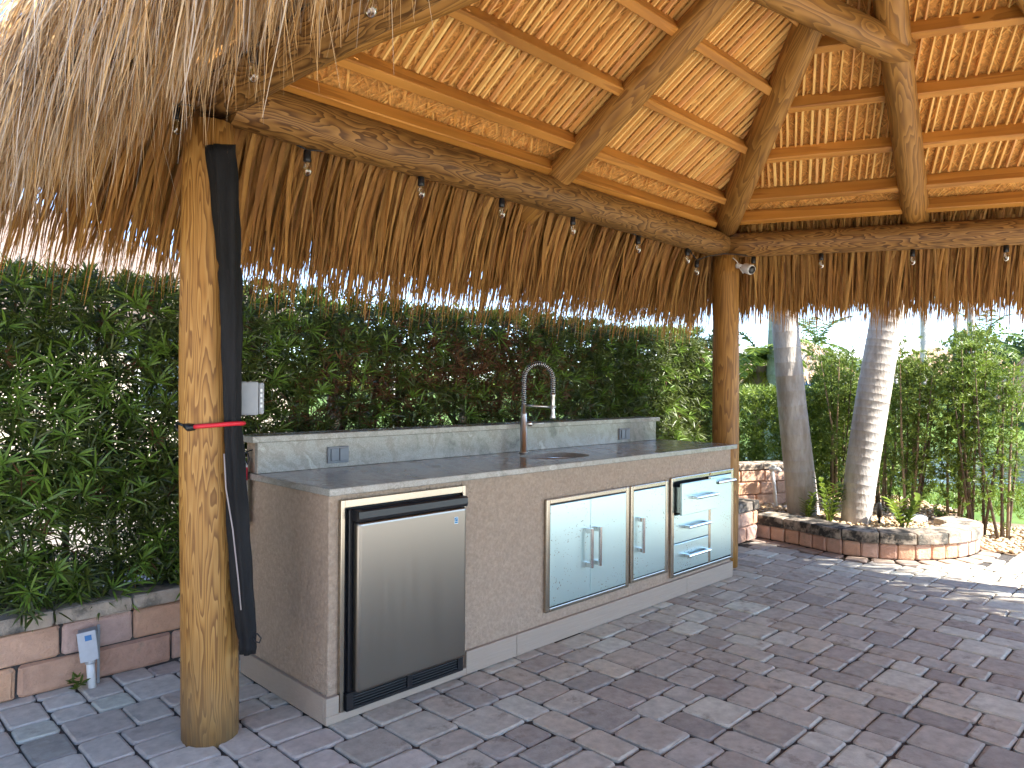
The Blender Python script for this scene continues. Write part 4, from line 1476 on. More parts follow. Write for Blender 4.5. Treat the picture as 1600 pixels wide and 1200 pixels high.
# the top drawer stands open
od = obj('drawer', join(box(2.4645, 2.884, -0.068, -0.050, 0.527, 0.727, 0.003, 2), box(2.482, 2.488, -0.050, 0.004, 0.54, 0.70), box(2.862, 2.868, -0.050, 0.004, 0.54, 0.70), box(2.489, 2.861, -0.049, 0.004, 0.54, 0.546)), M['steel_door'], oc)
od['label'] = 'top drawer pulled open'
bar_handle(od, (2.58, -0.068, 0.632), (2.84, -0.068, 0.632))
d4 = door(2.9165, 3.1935, 0.160, 0.728, name='bin_door'); bar_handle(d4, (2.945, -0.012, 0.690), (3.175, -0.012, 0.690))
obj('latch', box(2.893, 2.908, -0.017, -0.0135, 0.738, 0.758, 0.002), M['filament'], oc)

# fridge
fg = thing('mini_fridge', 'under-counter fridge with stainless steel door and black trim', 'fridge', (0.38, 0.0, 0.04))
obj('surround', join(box(0.0475, 0.0655, -0.016, 0.0076, 0.037, 0.878, 0.002), box(0.686, 0.704, -0.016, 0.0076, 0.10, 0.878, 0.002), box(0.066, 0.6855, -0.0155, 0.0085, 0.846, 0.8775, 0.002)), M['steel_frame'], fg)
obj('cabinet', box(0.069, 0.682, 0.0, 0.55, 0.038, 0.845, 0.004), M['black'], fg)
obj('liner', box(0.082, 0.674, -0.020, -0.0005, 0.075, 0.838, 0.003), M['black'], fg)
dd = obj('door', box(0.094, 0.668, -0.068, -0.021, 0.112, 0.792, 0.016, 4), M['steel_fridge'], fg, smooth=False)
# black grip along the top of the door
hp = []
for i in range(13):
    t = i / 12
    x = 0.094 + 0.574 * t
    scoop = 0.026 * (1 - abs(2 * t - 1) ** 6)
    hp.append([(x, -0.021, 0.793), (x, -0.068, 0.793), (x, -0.072, 0.806), (x, -0.070, 0.832), (x, -0.064, 0.838), (x, -0.056, 0.838 - scoop * 0.2), (x, -0.048, 0.838 - scoop), (x, -0.021, 0.838 - scoop * 0.4)])
V = [p_ for r_ in hp for p_ in r_]; F = []
for i in range(12):
    for k in range(8): F.append((i * 8 + k, (i + 1) * 8 + k, (i + 1) * 8 + (k + 1) % 8, i * 8 + (k + 1) % 8))
F += [tuple(range(8)), tuple(12 * 8 + k for k in range(7, -1, -1))]
obj('grip', (V, F), M['black'], fg)
kp = [box(0.070, 0.682, -0.030, -0.001, 0.039, 0.052), box(0.070, 0.682, -0.030, -0.001, 0.100, 0.111), box(0.070, 0.10, -0.030, -0.001, 0.0525, 0.0995), box(0.652, 0.682, -0.030, -0.001, 0.0525, 0.0995), box(0.368, 0.392, -0.030, -0.001, 0.0525, 0.0995)]
gr_ = obj('grille', join(*kp), M['black'], fg)
for xa, xb in ((0.1005, 0.3675), (0.3925, 0.6515)):
    for k in range(4):
        obj('slat', xf(box(xa, xb, -0.008, 0.008, -0.0025, 0.0025, 0.001), Matrix.Translation((0, -0.018, 0.0585 + k * 0.0115)) @ Matrix.Rotation(0.5, 4, 'X')), M['black'], gr_)
bd = obj('badge', box(0.590, 0.612, -0.0695, -0.0682, 0.722, 0.752, 0.0004), M['badge_white'], fg)
obj('badge_print', join(box(0.592, 0.610, -0.0702, -0.0697, 0.7335, 0.750), box(0.592, 0.610, -0.0702, -0.0697, 0.7245, 0.7315)), M['badge_blue'], bd)
arc = [(0.5935 + 0.0145 * t, -0.0708, 0.737 + 0.006 * math.sin(t * 3.0) + 0.004 * t) for t in np.linspace(0, 1, 8)]
obj('badge_swoosh', tube(arc, 0.0009, 5), M['badge_white'], bd)

# faucet
fx, fy = 1.640, 0.520
fc = thing('spring_faucet', 'tall brushed steel pull-down faucet with coiled spring neck', 'faucet', (fx, fy, 0.93))
dirx, diry = 0.70, -0.71
def fp(d_, z): return (fx + dirx * d_, fy + diry * d_, 0.9305 + z)
obj('body', join(xf(lathe([(0.026, 0.0), (0.026, 0.004), (0.021, 0.006), (0.0205, 0.235), (0.019, 0.240), (0.0125, 0.244), (0.0125, 0.30)], 20), Matrix.Translation((fx, fy, 0.9305)))), M['steel'], fc, smooth=True)
path = [fp(0, 0.29), fp(0, 0.36), fp(0, 0.44)]
R_ = 0.088
for k in range(1, 12):
    an = math.pi * k / 12
    path.append(fp(R_ - R_ * math.cos(an), 0.44 + R_ * 1.1 * math.sin(an)))
path += [fp(2 * R_, 0.44), fp(2 * R_, 0.40), fp(2 * R_, 0.36)]
obj('hose', tube(path, 0.008, 10), M['black'], fc, smooth=True)
# coil round the hose
pp = np.array(path); seg = np.r_[0, np.cumsum(np.linalg.norm(np.diff(pp, axis=0), axis=1))]
turns = 46
ts = np.linspace(0, seg[-1], turns * 10)
cxyz = np.stack([np.interp(ts, seg, pp[:, j]) for j in range(3)], 1)
tg = norm(np.gradient(cxyz, axis=0))
e1 = np.broadcast_to(np.array([-diry, dirx, 0.0]), tg.shape)
e2 = np.cross(tg, e1)
ang = ts / seg[-1] * turns * 2 * math.pi
coil = cxyz + (e1 * np.cos(ang)[:, None] + e2 * np.sin(ang)[:, None]) * 0.0145
obj('spring', tube(coil.tolist(), 0.0024, 5), M['chrome'], fc, smooth=True)
obj('spray_head', xf(lathe([(0.016, 0.0), (0.018, 0.01), (0.0125, 0.03), (0.0125, 0.13), (0.016, 0.14), (0.016, 0.155)], 16), Matrix.Translation(fp(2 * R_, 0.205))), M['steel'], fc, smooth=True)
obj('holder_arm', join(tube([fp(0.01, 0.285), fp(2 * R_ - 0.012, 0.277)], 0.007, 10), xf(lathe([(0.019, -0.009), (0.019, 0.009)], 14), Matrix.Translation(fp(2 * R_, 0.277)))), M['steel'], fc, smooth=True)
hv = np.array([0.80, -0.60, 0])
def hp_(d_, z): return (fx + hv[0] * d_, fy + hv[1] * d_, 0.9305 + z)
obj('lever', join(tube([hp_(0.018, 0.175), hp_(0.052, 0.175)], [0.016, 0.016], 12), tube([hp_(0.05, 0.175), hp_(0.125, 0.178)], [0.0055, 0.0045], 8)), M['steel'], fc, smooth=True)

# red and white canister at the counter's end
ct = thing('fire_extinguisher', 'slim white and red fire extinguisher hanging at the counter end', 'extinguisher', (-0.045, 0.66, 0.75))
cM = Matrix.Translation((-0.048, 0.668, 0.70))
obj('cylinder', xf(lathe([(0.026, 0.0), (0.030, 0.01), (0.030, 0.265), (0.018, 0.295), (0.012, 0.30)], 16), Matrix.Identity(4)), M['white'], ct, cM, smooth=True)
obj('band', lathe([(0.0305, 0.20), (0.0307, 0.205), (0.0307, 0.255), (0.0305, 0.26)], 16), M['redpaint'], ct, cM, smooth=True)
obj('band', lathe([(0.0305, -0.002), (0.0307, 0.002), (0.0307, 0.032), (0.0305, 0.036)], 16), M['redpaint'], ct, cM, smooth=True)
obj('valve', join(lathe([(0.013, 0.30), (0.013, 0.325), (0.008, 0.335)], 12), box(-0.03, 0.02, -0.006, 0.006, 0.33, 0.338, 0.002)), M['black'], ct, cM)
obj('hose', tube([(0.01, 0, 0.315), (0.028, -0.01, 0.325), (0.033, -0.012, 0.30), (0.022, -0.02, 0.27)], 0.004, 6), M['black'], ct, cM, smooth=True)
for i in range(7): obj('print_line', xf(box(-0.004, 0.004, -0.0312, -0.0302, 0, 0.004), Matrix.Rotation(-0.55, 4, 'Z') @ Matrix.Translation((0.0, 0, 0.06 + i * 0.018))), M['grey_plastic'], ct, cM)
kn = thing('cable', 'thin dark cable leaving the backsplash end by the post', 'cable', (0.0, 0.67, 1.03))
obj('wire', tube([(0.004, 0.66, 1.035), (-0.02, 0.655, 1.03), (-0.045, 0.66, 1.02), (-0.05, 0.68, 1.0)], 0.003, 6), M['black'], kn, smooth=True)

# utility box on the low wall
ub = thing('utility_box', 'grey electrical box on a white conduit against the low block wall', 'electrical box', (-0.56, 1.03, 0))
m4 = Matrix.Translation((-0.556, 1.045, 0.19)) @ Matrix.Rotation(-0.12, 4, 'Y') @ Matrix.Rotation(-0.25, 4, 'Z')
obj('box', box(-0.036, 0.036, -0.026, 0.030, -0.063, 0.063, 0.004, 2), M['grey_plastic'], ub, m4)
obj('lid', box(-0.040, 0.031, -0.034, -0.027, -0.066, 0.066, 0.003, 2), M['pipe'], ub, m4)
obj('sticker', box(-0.012, 0.014, -0.0352, -0.0342, 0.026, 0.050), M['sticker'], ub, m4)
obj('conduit', tube([(-0.545, 1.028, -0.01), (-0.550, 1.032, 0.06), (-0.553, 1.035, 0.125)], 0.017, 14), M['white'], ub, smooth=True)
obj('collar', tube([(-0.5525, 1.0345, 0.108), (-0.554, 1.035, 0.130)], 0.021, 14), M['pipe'], ub, smooth=True)
obj('stake', box(-0.520, -0.508, 1.055, 1.064, 0.0, 0.262, 0.002), M['grey_plastic'], ub)
wd_ = thing('weed_tuft', 'tiny green weed growing at the foot of the electrical conduit', 'weed', (-0.60, 1.02, 0.0))
C = np.array([[-0.61, 1.03, 0.01], [-0.595, 1.02, 0.03], [-0.62, 1.035, 0.04], [-0.60, 1.04, 0.055]])
V, T, Q, r_ = whorls(C, np.array([[0, -0.3, 1.0]] * 4), k=7, L=0.04, w=0.012)
np_obj('leaves', V, [T, Q], M['leaf_mid'], wd_, r_, kind='stuff')

# ------------------------------------------------------------------ hedge on the wall
hd = thing('podocarpus_hedge', 'tall clipped podocarpus hedge on the low wall behind the counter', 'hedge', (1, 1.5, 0.3))
HX0, HX1 = -3.3, 5.0


def hedge_pts(n):
    x = rng.uniform(HX0, HX1, n)
    z = rng.uniform(0.34, 1.80, n)
    depth = rng.random(n) ** 1.35
    bulge = 0.06 * np.sin(x * 2.3) + 0.05 * np.sin(x * 5.1 + z * 3) + 0.04 * np.sin(z * 6 + x * 1.7)
    y = 1.13 + bulge * 0.7 + 0.10 * np.clip((0.7 - z) / 0.4, 0, 1) + depth * 0.55
    return x, y, z, depth


x, y, z, dp = hedge_pts(29000)
low = rng.random(len(z)) < 0.2
z[low] = rng.uniform(0.34, 0.95, low.sum())
# thin places: low down, and three gaps round the middle
def gap(x, z, cx, cz, rx, rz): return np.exp(-(((x - cx) / rx) ** 2 + ((z - cz) / rz) ** 2))
gp_ = 0.15 * np.clip((0.75 - z) / 0.4, 0, 1) + 0.95 * gap(x, z, 2.85, 1.15, 0.28, 0.34) + 0.75 * gap(x, z, 0.75, 1.22, 0.18, 0.1) + 0.6 * gap(x, z, -0.55, 0.62, 0.5, 0.22) + 0.45 * gap(x, z, 1.9, 1.0, 0.7, 0.25)
k = rng.random(len(x)) > gp_
x, y, z, dp = x[k], y[k], z[k], dp[k]
C = np.stack([x, y, z], 1)
A = norm(np.stack([rng.normal(0, 0.5, len(x)), -1.0 * (1 - dp) + rng.normal(0, 0.35, len(x)), 0.55 + rng.normal(0, 0.4, len(x))], 1))
brown = rng.random(len(x)) < (0.02 + 0.75 * gap(x, z, 1.95, 1.45, 0.75, 0.35) + 0.35 * gap(x, z, 0.9, 1.3, 0.4, 0.3))
tip = (~brown) & (rng.random(len(x)) < np.where(x < 0.2, 0.22, 0.10)) & (dp < 0.35)
rest = ~(brown | tip)
whorl_obj('foliage', C[rest], A[rest], M['hedge'], hd, k=10, L=rng.uniform(0.065, 0.11, rest.sum()), w=0.0085)
whorl_obj('dead_foliage', C[brown], A[brown], M['hedge_brown'], hd, k=9, L=0.075, w=0.007)
C2 = C[tip] - np.array([0, 0.04, 0])
whorl_obj('young_foliage', C2, A[tip], M['hedge_tip'], hd, k=11, L=rng.uniform(0.075, 0.125, len(C2)), w=0.0095, th=(0.35, 1.2))
n = 1500
x = rng.uniform(HX0, HX1, n)
C = np.stack([x, rng.uniform(1.10, 1.85, n), 1.78 + 0.03 * np.sin(x * 3) + rng.random(n) * 0.07], 1)
A = norm(rng.normal(0, 0.35, (n, 3)) + np.array([0, -0.2, 1.0]))
whorl_obj('lit_top_foliage', C, A, M['leaf_bright'], hd, k=10, L=0.085, w=0.009, th=(0.25, 1.2))  # brighter leaf colour stands in for sun on the hedge top
n = 420
C = np.stack([rng.uniform(4.85, 5.12, n), rng.uniform(1.2, 1.8, n), rng.uniform(0.4, 1.82, n)], 1)
A = norm(rng.normal(0, 0.4, (n, 3)) + np.array([1.0, -0.6, 0.4]))
whorl_obj('lit_end_foliage', C, A, M['leaf_bright'], hd, k=10, L=0.085, w=0.009)  # sun on this end of the hedge is painted with the brighter leaf
xx = HX0 + 0.1
while xx < HX1:
    lean = random.gauss(0, 0.09)
    p_ = [(xx + lean * t + random.gauss(0, 0.012), 1.50 + random.gauss(0, 0.02), 0.2 + 1.5 * t) for t in (0, 0.2, 0.4, 0.6, 0.8, 1.0)]
    r0 = random.uniform(0.016, 0.03)
    br_ = [tube(p_, [r0, r0 * 0.95, r0 * 0.85, r0 * 0.7, r0 * 0.5, r0 * 0.3], 8)]
    for j in range(5):
        t = random.uniform(0.25, 0.8)
        q0 = Vector((xx + lean * t, 1.5, 0.2 + 1.5 * t))
        q1 = q0 + Vector((random.gauss(0, 0.2), random.gauss(-0.08, 0.15), random.uniform(0.12, 0.35)))
        br_.append(tube([q0, (q0 + q1) / 2 + Vector((0, 0, -0.02)), q1], [r0 * 0.5, r0 * 0.35, r0 * 0.15], 6))
    obj('trunk', join(*br_), M['stem'], hd, smooth=True)
    xx += random.uniform(0.2, 0.34)
obj('trunk', tube([(2.62, 1.5, 0.98), (2.85, 1.52, 1.12), (3.1, 1.5, 1.32)], [0.022, 0.017, 0.01], 8), M['stem'], hd, smooth=True)


# ------------------------------------------------------------------ palms in the planter
def palm_trunk(parent, pts, rads, mat, ring=0.10, n=20):
    pts = [Vector(p) for p in pts]
    d = [0]
    for a_, c_ in zip(pts, pts[1:]): d.append(d[-1] + (c_ - a_).length)
    A_ = np.array([p[:] for p in pts])
    V = []
    path, rad = [], []
    s_ = 0
    while s_ < d[-1]:
        for ds, k in ((0, 1.0), (0.004, 1.014), (0.009, 1.014), (0.016, 1.0)):
            t = min(s_ + ds, d[-1])
            path.append([np.interp(t, d, A_[:, j]) for j in range(3)])
            rad.append(np.interp(t, d, rads) * k * random.uniform(0.995, 1.005))
        s_ += ring * random.uniform(0.8, 1.2)
    return obj('trunk', tube(path, rad, n), mat, parent, smooth=True)


def frond_geo(base, az, el, L, nleaf=46, lw=0.030, ll=0.5, droop=1.1):
    """pinnate frond: arching rachis with two rows of leaflets"""
    t = np.linspace(0, 1, nleaf)
    h = np.array([math.cos(az), math.sin(az), 0])
    ang = el - droop * t ** 1.3
    step = L / (nleaf - 1)
    pos = np.array(base) + np.cumsum(np.stack([np.cos(ang) * h[0], np.cos(ang) * h[1], np.sin(ang)], 1) * step, 0)
    tan = np.stack([np.cos(ang) * h[0], np.cos(ang) * h[1], np.sin(ang)], 1)
    sd = np.array([-h[1], h[0], 0])
    parts = []
    lenp = ll * np.sin(np.pi * (0.12 + 0.83 * t)) * rng.uniform(0.85, 1.1, nleaf)
    for sg in (-1, 1):
        D = norm(tan * 0.55 + sd * sg + np.array([0, 0, 0.25]) + rng.normal(0, 0.12, (nleaf, 3)))
        parts.append(strands(pos, D, lenp, lw, 0.7, 4, 0.05, prof=[0.5, 1, 0.7, 0.05]))
    return cat_geo(parts), pos


def crown(parent, top, nf, L, mat, seed=0, el=(0.0, 1.3), ll=0.5, lw=0.03, droop=1.1, nleaf=46):
    g_ = random.Random(seed)
    for k in range(nf):
        geo, pos = frond_geo(top, k * 2.4 + g_.random(), g_.uniform(*el), L * g_.uniform(0.85, 1.1), nleaf, lw, ll, droop)
        f_ = np_obj('frond', geo[0], [geo[1]], mat, parent, geo[2])
        obj('rachis', tube([tuple(top)] + pos[4::8].tolist() + [pos[-1].tolist()], list(np.linspace(0.018, 0.004, 2 + len(pos[4::8]))), 5), mat, f_)


pa = thing('palm_tree', 'smooth grey palm trunk leaning left, first one beside the far post', 'palm', (5.30, 0.36, 0.1), 'two palms in the gravel planter')
palm_trunk(pa, [(5.30, 0.36, 0.05), (5.25, 0.40, 0.6), (5.18, 0.44, 1.2), (5.12, 0.48, 1.9), (5.02, 0.57, 3.4), (4.9, 0.7, 7.0)], [0.145, 0.135, 0.128, 0.118, 0.105, 0.09], M['palm_bark'], 0.13)
crown(pa, (4.9, 0.7, 7.1), 11, 1.7, M['frond'], 3, el=(0.1, 1.3), nleaf=34, lw=0.035)
pb = thing('palm_tree', 'grey ringed palm trunk leaning right, sunlit, nearer the open shrubs', 'palm', (5.23, -0.13, 0.1), 'two palms in the gravel planter')
palm_trunk(pb, [(5.22, -0.12, 0.05), (5.27, -0.16, 0.6), (5.34, -0.22, 1.2), (5.42, -0.30, 1.9), (5.58, -0.46, 3.4), (5.85, -0.8, 7.6)], [0.120, 0.135, 0.140, 0.132, 0.115, 0.095], M['palm_bark'], 0.075)
crown(pb, (5.85, -0.8, 7.7), 11, 1.7, M['frond'], 4, el=(0.1, 1.3), nleaf=34, lw=0.035)

# white pvc standpipe by the rear wall
sp = thing('standpipe', 'white plastic standpipe with a tap in front of the tan rear wall', 'pipe', (5.44, 0.72, 0.1))
obj('pipe', tube([(5.44, 0.70, 0.1), (5.435, 0.72, 0.35), (5.43, 0.74, 0.50)], 0.016, 10), M['white'], sp, smooth=True)
obj('tap', join(tube([(5.41, 0.76, 0.52), (5.47, 0.70, 0.525), (5.49, 0.68, 0.50)], [0.022, 0.018, 0.015], 10), xf(lathe([(0.024, 0), (0.024, 0.012)], 10), Matrix.Translation((5.44, 0.73, 0.545)))), M['white'], sp, smooth=True)


# small glossy plants in the bed: each stem a part, each leaf a sub-part
def leaf_mesh():
    V, F = [], []
    for i, (t, w_) in enumerate(((0, 0.002), (0.25, 0.016), (0.55, 0.020), (0.82, 0.012), (1.0, 0.001))):
        zc = -0.10 * t * t * 0.08
        V += [(-w_, t * 0.075, zc + w_ * 0.35), (0, t * 0.075, zc), (w_, t * 0.075, zc + w_ * 0.35)]
    for i in range(4):
        F += [(i * 3, i * 3 + 1, i * 3 + 4, i * 3 + 3), (i * 3 + 1, i * 3 + 2, i * 3 + 5, i * 3 + 4)]
    return mesh_from('leaf', V, F, M['leaf_bright'], True)


LM = leaf_mesh()


def bed_plant(loc, nst, h, label, seed, scale=1.0):
    g_ = random.Random(seed)
    t_ = thing('glossy_plant', label, 'plant', loc, 'glossy leaved plants in the gravel bed')
    for k in range(nst):
        az = g_.random() * 6.28
        ln = g_.uniform(0.15, 0.75)
        H_ = h * g_.uniform(0.65, 1.0)
        p_ = []
        for i in range(9):
            t = i / 8
            o_ = ln * H_ * t ** 1.5 * 0.8
            p_.append(Vector((loc[0] + math.cos(az) * (0.02 + o_), loc[1] + math.sin(az) * (0.02 + o_), loc[2] - 0.02 + H_ * t)))
        st_ = obj('stem', tube(p_, list(np.linspace(0.008, 0.003, 9)), 6), M['leaf_mid'], t_, smooth=True)
        for i in range(2, 9):
            for sg in (-1, 1):
                d_ = (p_[min(i + 1, 8)] - p_[i - 1]).normalized()
                sd = Vector((-math.sin(az), math.cos(az), 0)) * sg
                yv = (sd * 0.9 + d_ * 0.75).normalized()
                zv = yv.cross(d_).cross(yv) * -1
                zv = (Vector((0, 0, 1)) - yv * yv.z).normalized()
                xv = yv.cross(zv)
                s_ = scale * g_.uniform(0.8, 1.15)
                m4 = Matrix(((xv.x * s_, yv.x * s_, zv.x * s_, p_[i].x), (xv.y * s_, yv.y * s_, zv.y * s_, p_[i].y), (xv.z * s_, yv.z * s_, zv.z * s_, p_[i].z), (0, 0, 0, 1)))
                obj('leaf', LM, None, st_, m4)
    return t_


bed_plant((5.02, 0.02, 0.14), 6, 0.40, 'bright glossy plant with upright stems between the two palm trunks', 1)
bed_plant((5.02, 0.22, 0.14), 3, 0.26, 'small glossy plant sprig at the foot of the left palm', 2)
bed_plant((5.24, -0.52, 0.14), 5, 0.27, 'yellow green glossy plant spreading behind the planter edge', 3, 1.1)
bed_plant((4.30, 0.78, 0.345), 2, 0.16, 'little green seedling on top of the stained wall pier', 4, 1.0)

# garden spotlight and a pale stepping stone
gl = thing('garden_spotlight', 'slim dark garden spotlight on a stake in the gravel bed', 'garden light', (5.30, -0.30, 0.13))
obj('stake', tube([(5.30, -0.30, 0.10), (5.30, -0.30, 0.24)], 0.010, 8), M['black'], gl, smooth=True)
obj('lamp_body', tube([(5.30, -0.30, 0.20), (5.298, -0.298, 0.32), (5.296, -0.296, 0.325)], [0.020, 0.022, 0.018], 12), M['black'], gl, smooth=True)
ss_ = thing('stepping_stone', 'round pale concrete cover lying among the bed gravel', 'stone', (5.72, -0.42, 0.14))
obj('slab', xf(lathe([(0.135, 0.0), (0.145, 0.008), (0.145, 0.035), (0.135, 0.045)], 24), Matrix.Translation((5.72, -0.42, 0.135))), M['white_wall'], ss_, smooth=True)


# ------------------------------------------------------------------ shrubs behind the planter
def open_shrub(loc, h, n_st, label, seed, dens=1.0, mat='leaf_mid', w=0.30, group='young podocarpus shrubs by the lake'):
    g_ = random.Random(seed)
    t_ = thing('podocarpus_shrub', label, 'shrub', loc, group)
    CC, AA = [], []
    for k in range(n_st):
        az = g_.random() * 6.28
        sp_ = g_.uniform(0.02, w)
        top = Vector((loc[0] + math.cos(az) * sp_, loc[1] + math.sin(az) * sp_, loc[2] + h * g_.uniform(0.85, 1.05)))
        b0 = Vector((loc[0] + math.cos(az) * 0.05, loc[1] + math.sin(az) * 0.05, loc[2] - 0.05))
        mid = (b0 + top) / 2 + Vector((g_.gauss(0, 0.03), g_.gauss(0, 0.03), 0))
        p_ = [b0, (b0 + mid) / 2, mid, (mid + top) / 2, top]
        obj('stem', tube(p_, [0.014, 0.012, 0.010, 0.007, 0.003], 7), M['stem_pale'] if g_.random() < 0.5 else M['stem'], t_, smooth=True)
        for j in range(int(h * 76 * dens)):
            t = g_.random() ** 0.65
            if t < 0.22 and g_.random() < 0.6: continue
            base = b0.lerp(top, t) + (mid - (b0 + top) / 2) * (1 - abs(2 * t - 1))
            o_ = Vector((g_.gauss(0, 0.13), g_.gauss(0, 0.13), g_.gauss(0.04, 0.05))) * (1.15 - 0.55 * t)
            CC.append((base + o_)[:]); AA.append((o_.x, o_.y, 0.12))
    whorl_obj('foliage', np.array(CC), np.array(AA), M[mat], t_, k=10, L=0.052, w=0.009, th=(0.3, 1.4))
    return t_


open_shrub((6.30, 0.00, 0.05), 1.62, 5, 'thin shrub with dark stems just right of the leaning palm', 21, 1.0, 'leaf_bright')
open_shrub((6.05, -0.32, 0.05), 1.70, 7, 'dense many-stemmed shrub behind the pale round stone', 22, 1.2, 'leaf_mid')
open_shrub((6.35, -0.62, 0.05), 1.78, 7, 'tallest bushy shrub in the middle of the row by the lake', 23, 1.25, 'leaf_mid')
open_shrub((6.15, -0.86, 0.03), 1.66, 6, 'shrub with reddish bare lower stems behind the planter end', 24, 1.0, 'leaf_bright')
open_shrub((6.10, -1.08, 0.0), 1.55, 5, 'last open shrub of the row, nearest the lake and lawn', 25, 0.8, 'leaf_bright')
open_shrub((6.55, 0.55, 0.05), 1.75, 6, 'leafy dark shrub seen between the two palm trunks', 26, 1.2, 'leaf_mid', 0.4)


def mass(name, label, cat, loc, radii, n, size, mat, seed, lumps=10, group=None, trunk=None, cards=False, k=8):
    t_ = thing(name, label, cat, (loc[0], loc[1], 0), group)
    C = blob_points(n, loc, radii, lumps, seed)
    C = C[C[:, 2] > -0.3]
    if cards:
        V, F, r_ = leaf_cards(C, size)
        np_obj('foliage', V, [F], M[mat], t_, r_, kind='stuff')
    else:
        A = norm(C - np.array(loc) + rng.normal(0, 0.25, C.shape) + np.array([0, 0, 0.2]))
        whorl_obj('foliage', C, A, M[mat], t_, k=k, L=size, w=size * 0.16, th=(0.3, 1.4))
    if trunk:
        zb, r0 = trunk
        br_ = [tube([(loc[0], loc[1], zb), (loc[0] + 0.05 * radii[0], loc[1], (zb + loc[2]) / 2), (loc[0], loc[1], loc[2] + radii[2] * 0.4)], [r0, r0 * 0.75, r0 * 0.3], 8)]
        g_ = random.Random(seed)
        for j in range(6):
            a_ = Vector((loc[0], loc[1], loc[2] - radii[2] * g_.uniform(0.1, 0.7)))
            c_ = Vector((loc[0] + g_.uniform(-0.7, 0.7) * radii[0], loc[1] + g_.uniform(-0.7, 0.7) * radii[1], loc[2] + g_.uniform(0, 0.5) * radii[2]))
            br_.append(tube([a_, (a_ + c_) / 2, c_], [r0 * 0.45, r0 * 0.3, r0 * 0.1], 6))
        obj('trunk', join(*br_), M['stem'], t_, smooth=True)
    return t_


# clipped hedge further back, right of the far post
h2 = thing('far_hedge', 'bright sunlit clipped hedge beyond the tan rear wall', 'hedge', fr(8.4, 3.0))
n = 3600
ff = 8.0 + rng.random(n) ** 1.5 * 1.0; rr_ = rng.uniform(1.9, 4.6, n); zz = rng.uniform(0.1, 1.22, n)
top = rng.random(n) < 0.35
zz[top] = 1.20 + rng.random(top.sum()) * 0.1; ff[top] = rng.uniform(7.9, 9.1, top.sum())
ff += 0.10 * np.sin(rr_ * 5 + zz * 4)
C = CAM * np.array([1, 1, 0]) + ff[:, None] * _f + rr_[:, None] * _r0 + zz[:, None] * np.array([0, 0, 1.0])
A = norm(rng.normal(0, 0.5, (n, 3)) - _f * 0.7 + np.array([0, 0, 0.6]))
whorl_obj('foliage', C, A, M['leaf_bright'], h2, k=9, L=0.09, w=0.012)
for k_ in range(7):
    p_ = fr(8.6, 2.1 + 0.38 * k_)
    obj('trunk', tube([(p_[0], p_[1], -0.05), (p_[0] + 0.03, p_[1], 0.6), (p_[0], p_[1], 1.2)], [0.025, 0.02, 0.01], 6), M['stem'], h2)
mass('round_shrub', 'dark leafy bush standing left of the leaning ringed palm', 'shrub', fr(8.8, 4.05, 0.85), (0.55, 0.55, 0.95), 1500, 0.085, 'leaf_mid', 31)

# date palm, lichen trunk, huts and houses far off
dp_ = thing('date_palm', 'small date palm with drooping yellow lower fronds', 'palm', fr(10.2, 3.45))
b0 = fr(10.2, 3.45)
obj('trunk', tube([(b0[0], b0[1], -0.05), (b0[0], b0[1], 0.7), (b0[0], b0[1], 1.62)], [0.10, 0.09, 0.11], 12), M['stem_pale'], dp_, smooth=True)
crown(dp_, (b0[0], b0[1], 1.68), 16, 0.75, M['leaf_bright'], 9, el=(0.3, 1.45), ll=0.24, lw=0.022, droop=1.5, nleaf=40)
crown(dp_, (b0[0], b0[1], 1.62), 11, 0.72, M['leaf_yellow'], 10, el=(-0.7, 0.1), ll=0.22, lw=0.022, droop=0.9, nleaf=36)
lt = thing('lichen_palm', 'grey green lichen covered palm trunk partly behind the left palm', 'palm', fr(10.0, 3.68))
b0 = fr(10.0, 3.68)
palm_trunk(lt, [(b0[0], b0[1], -0.05), (b0[0], b0[1], 1.0), (b0[0] + 0.05, b0[1] + 0.02, 2.4), (b0[0] + 0.1, b0[1] + 0.05, 5.5)], [0.24, 0.21, 0.17, 0.13], M['lichen_bark'], 0.3)
crown(lt, (b0[0] + 0.1, b0[1] + 0.05, 5.6), 10, 2.0, M['frond'], 12, nleaf=34)


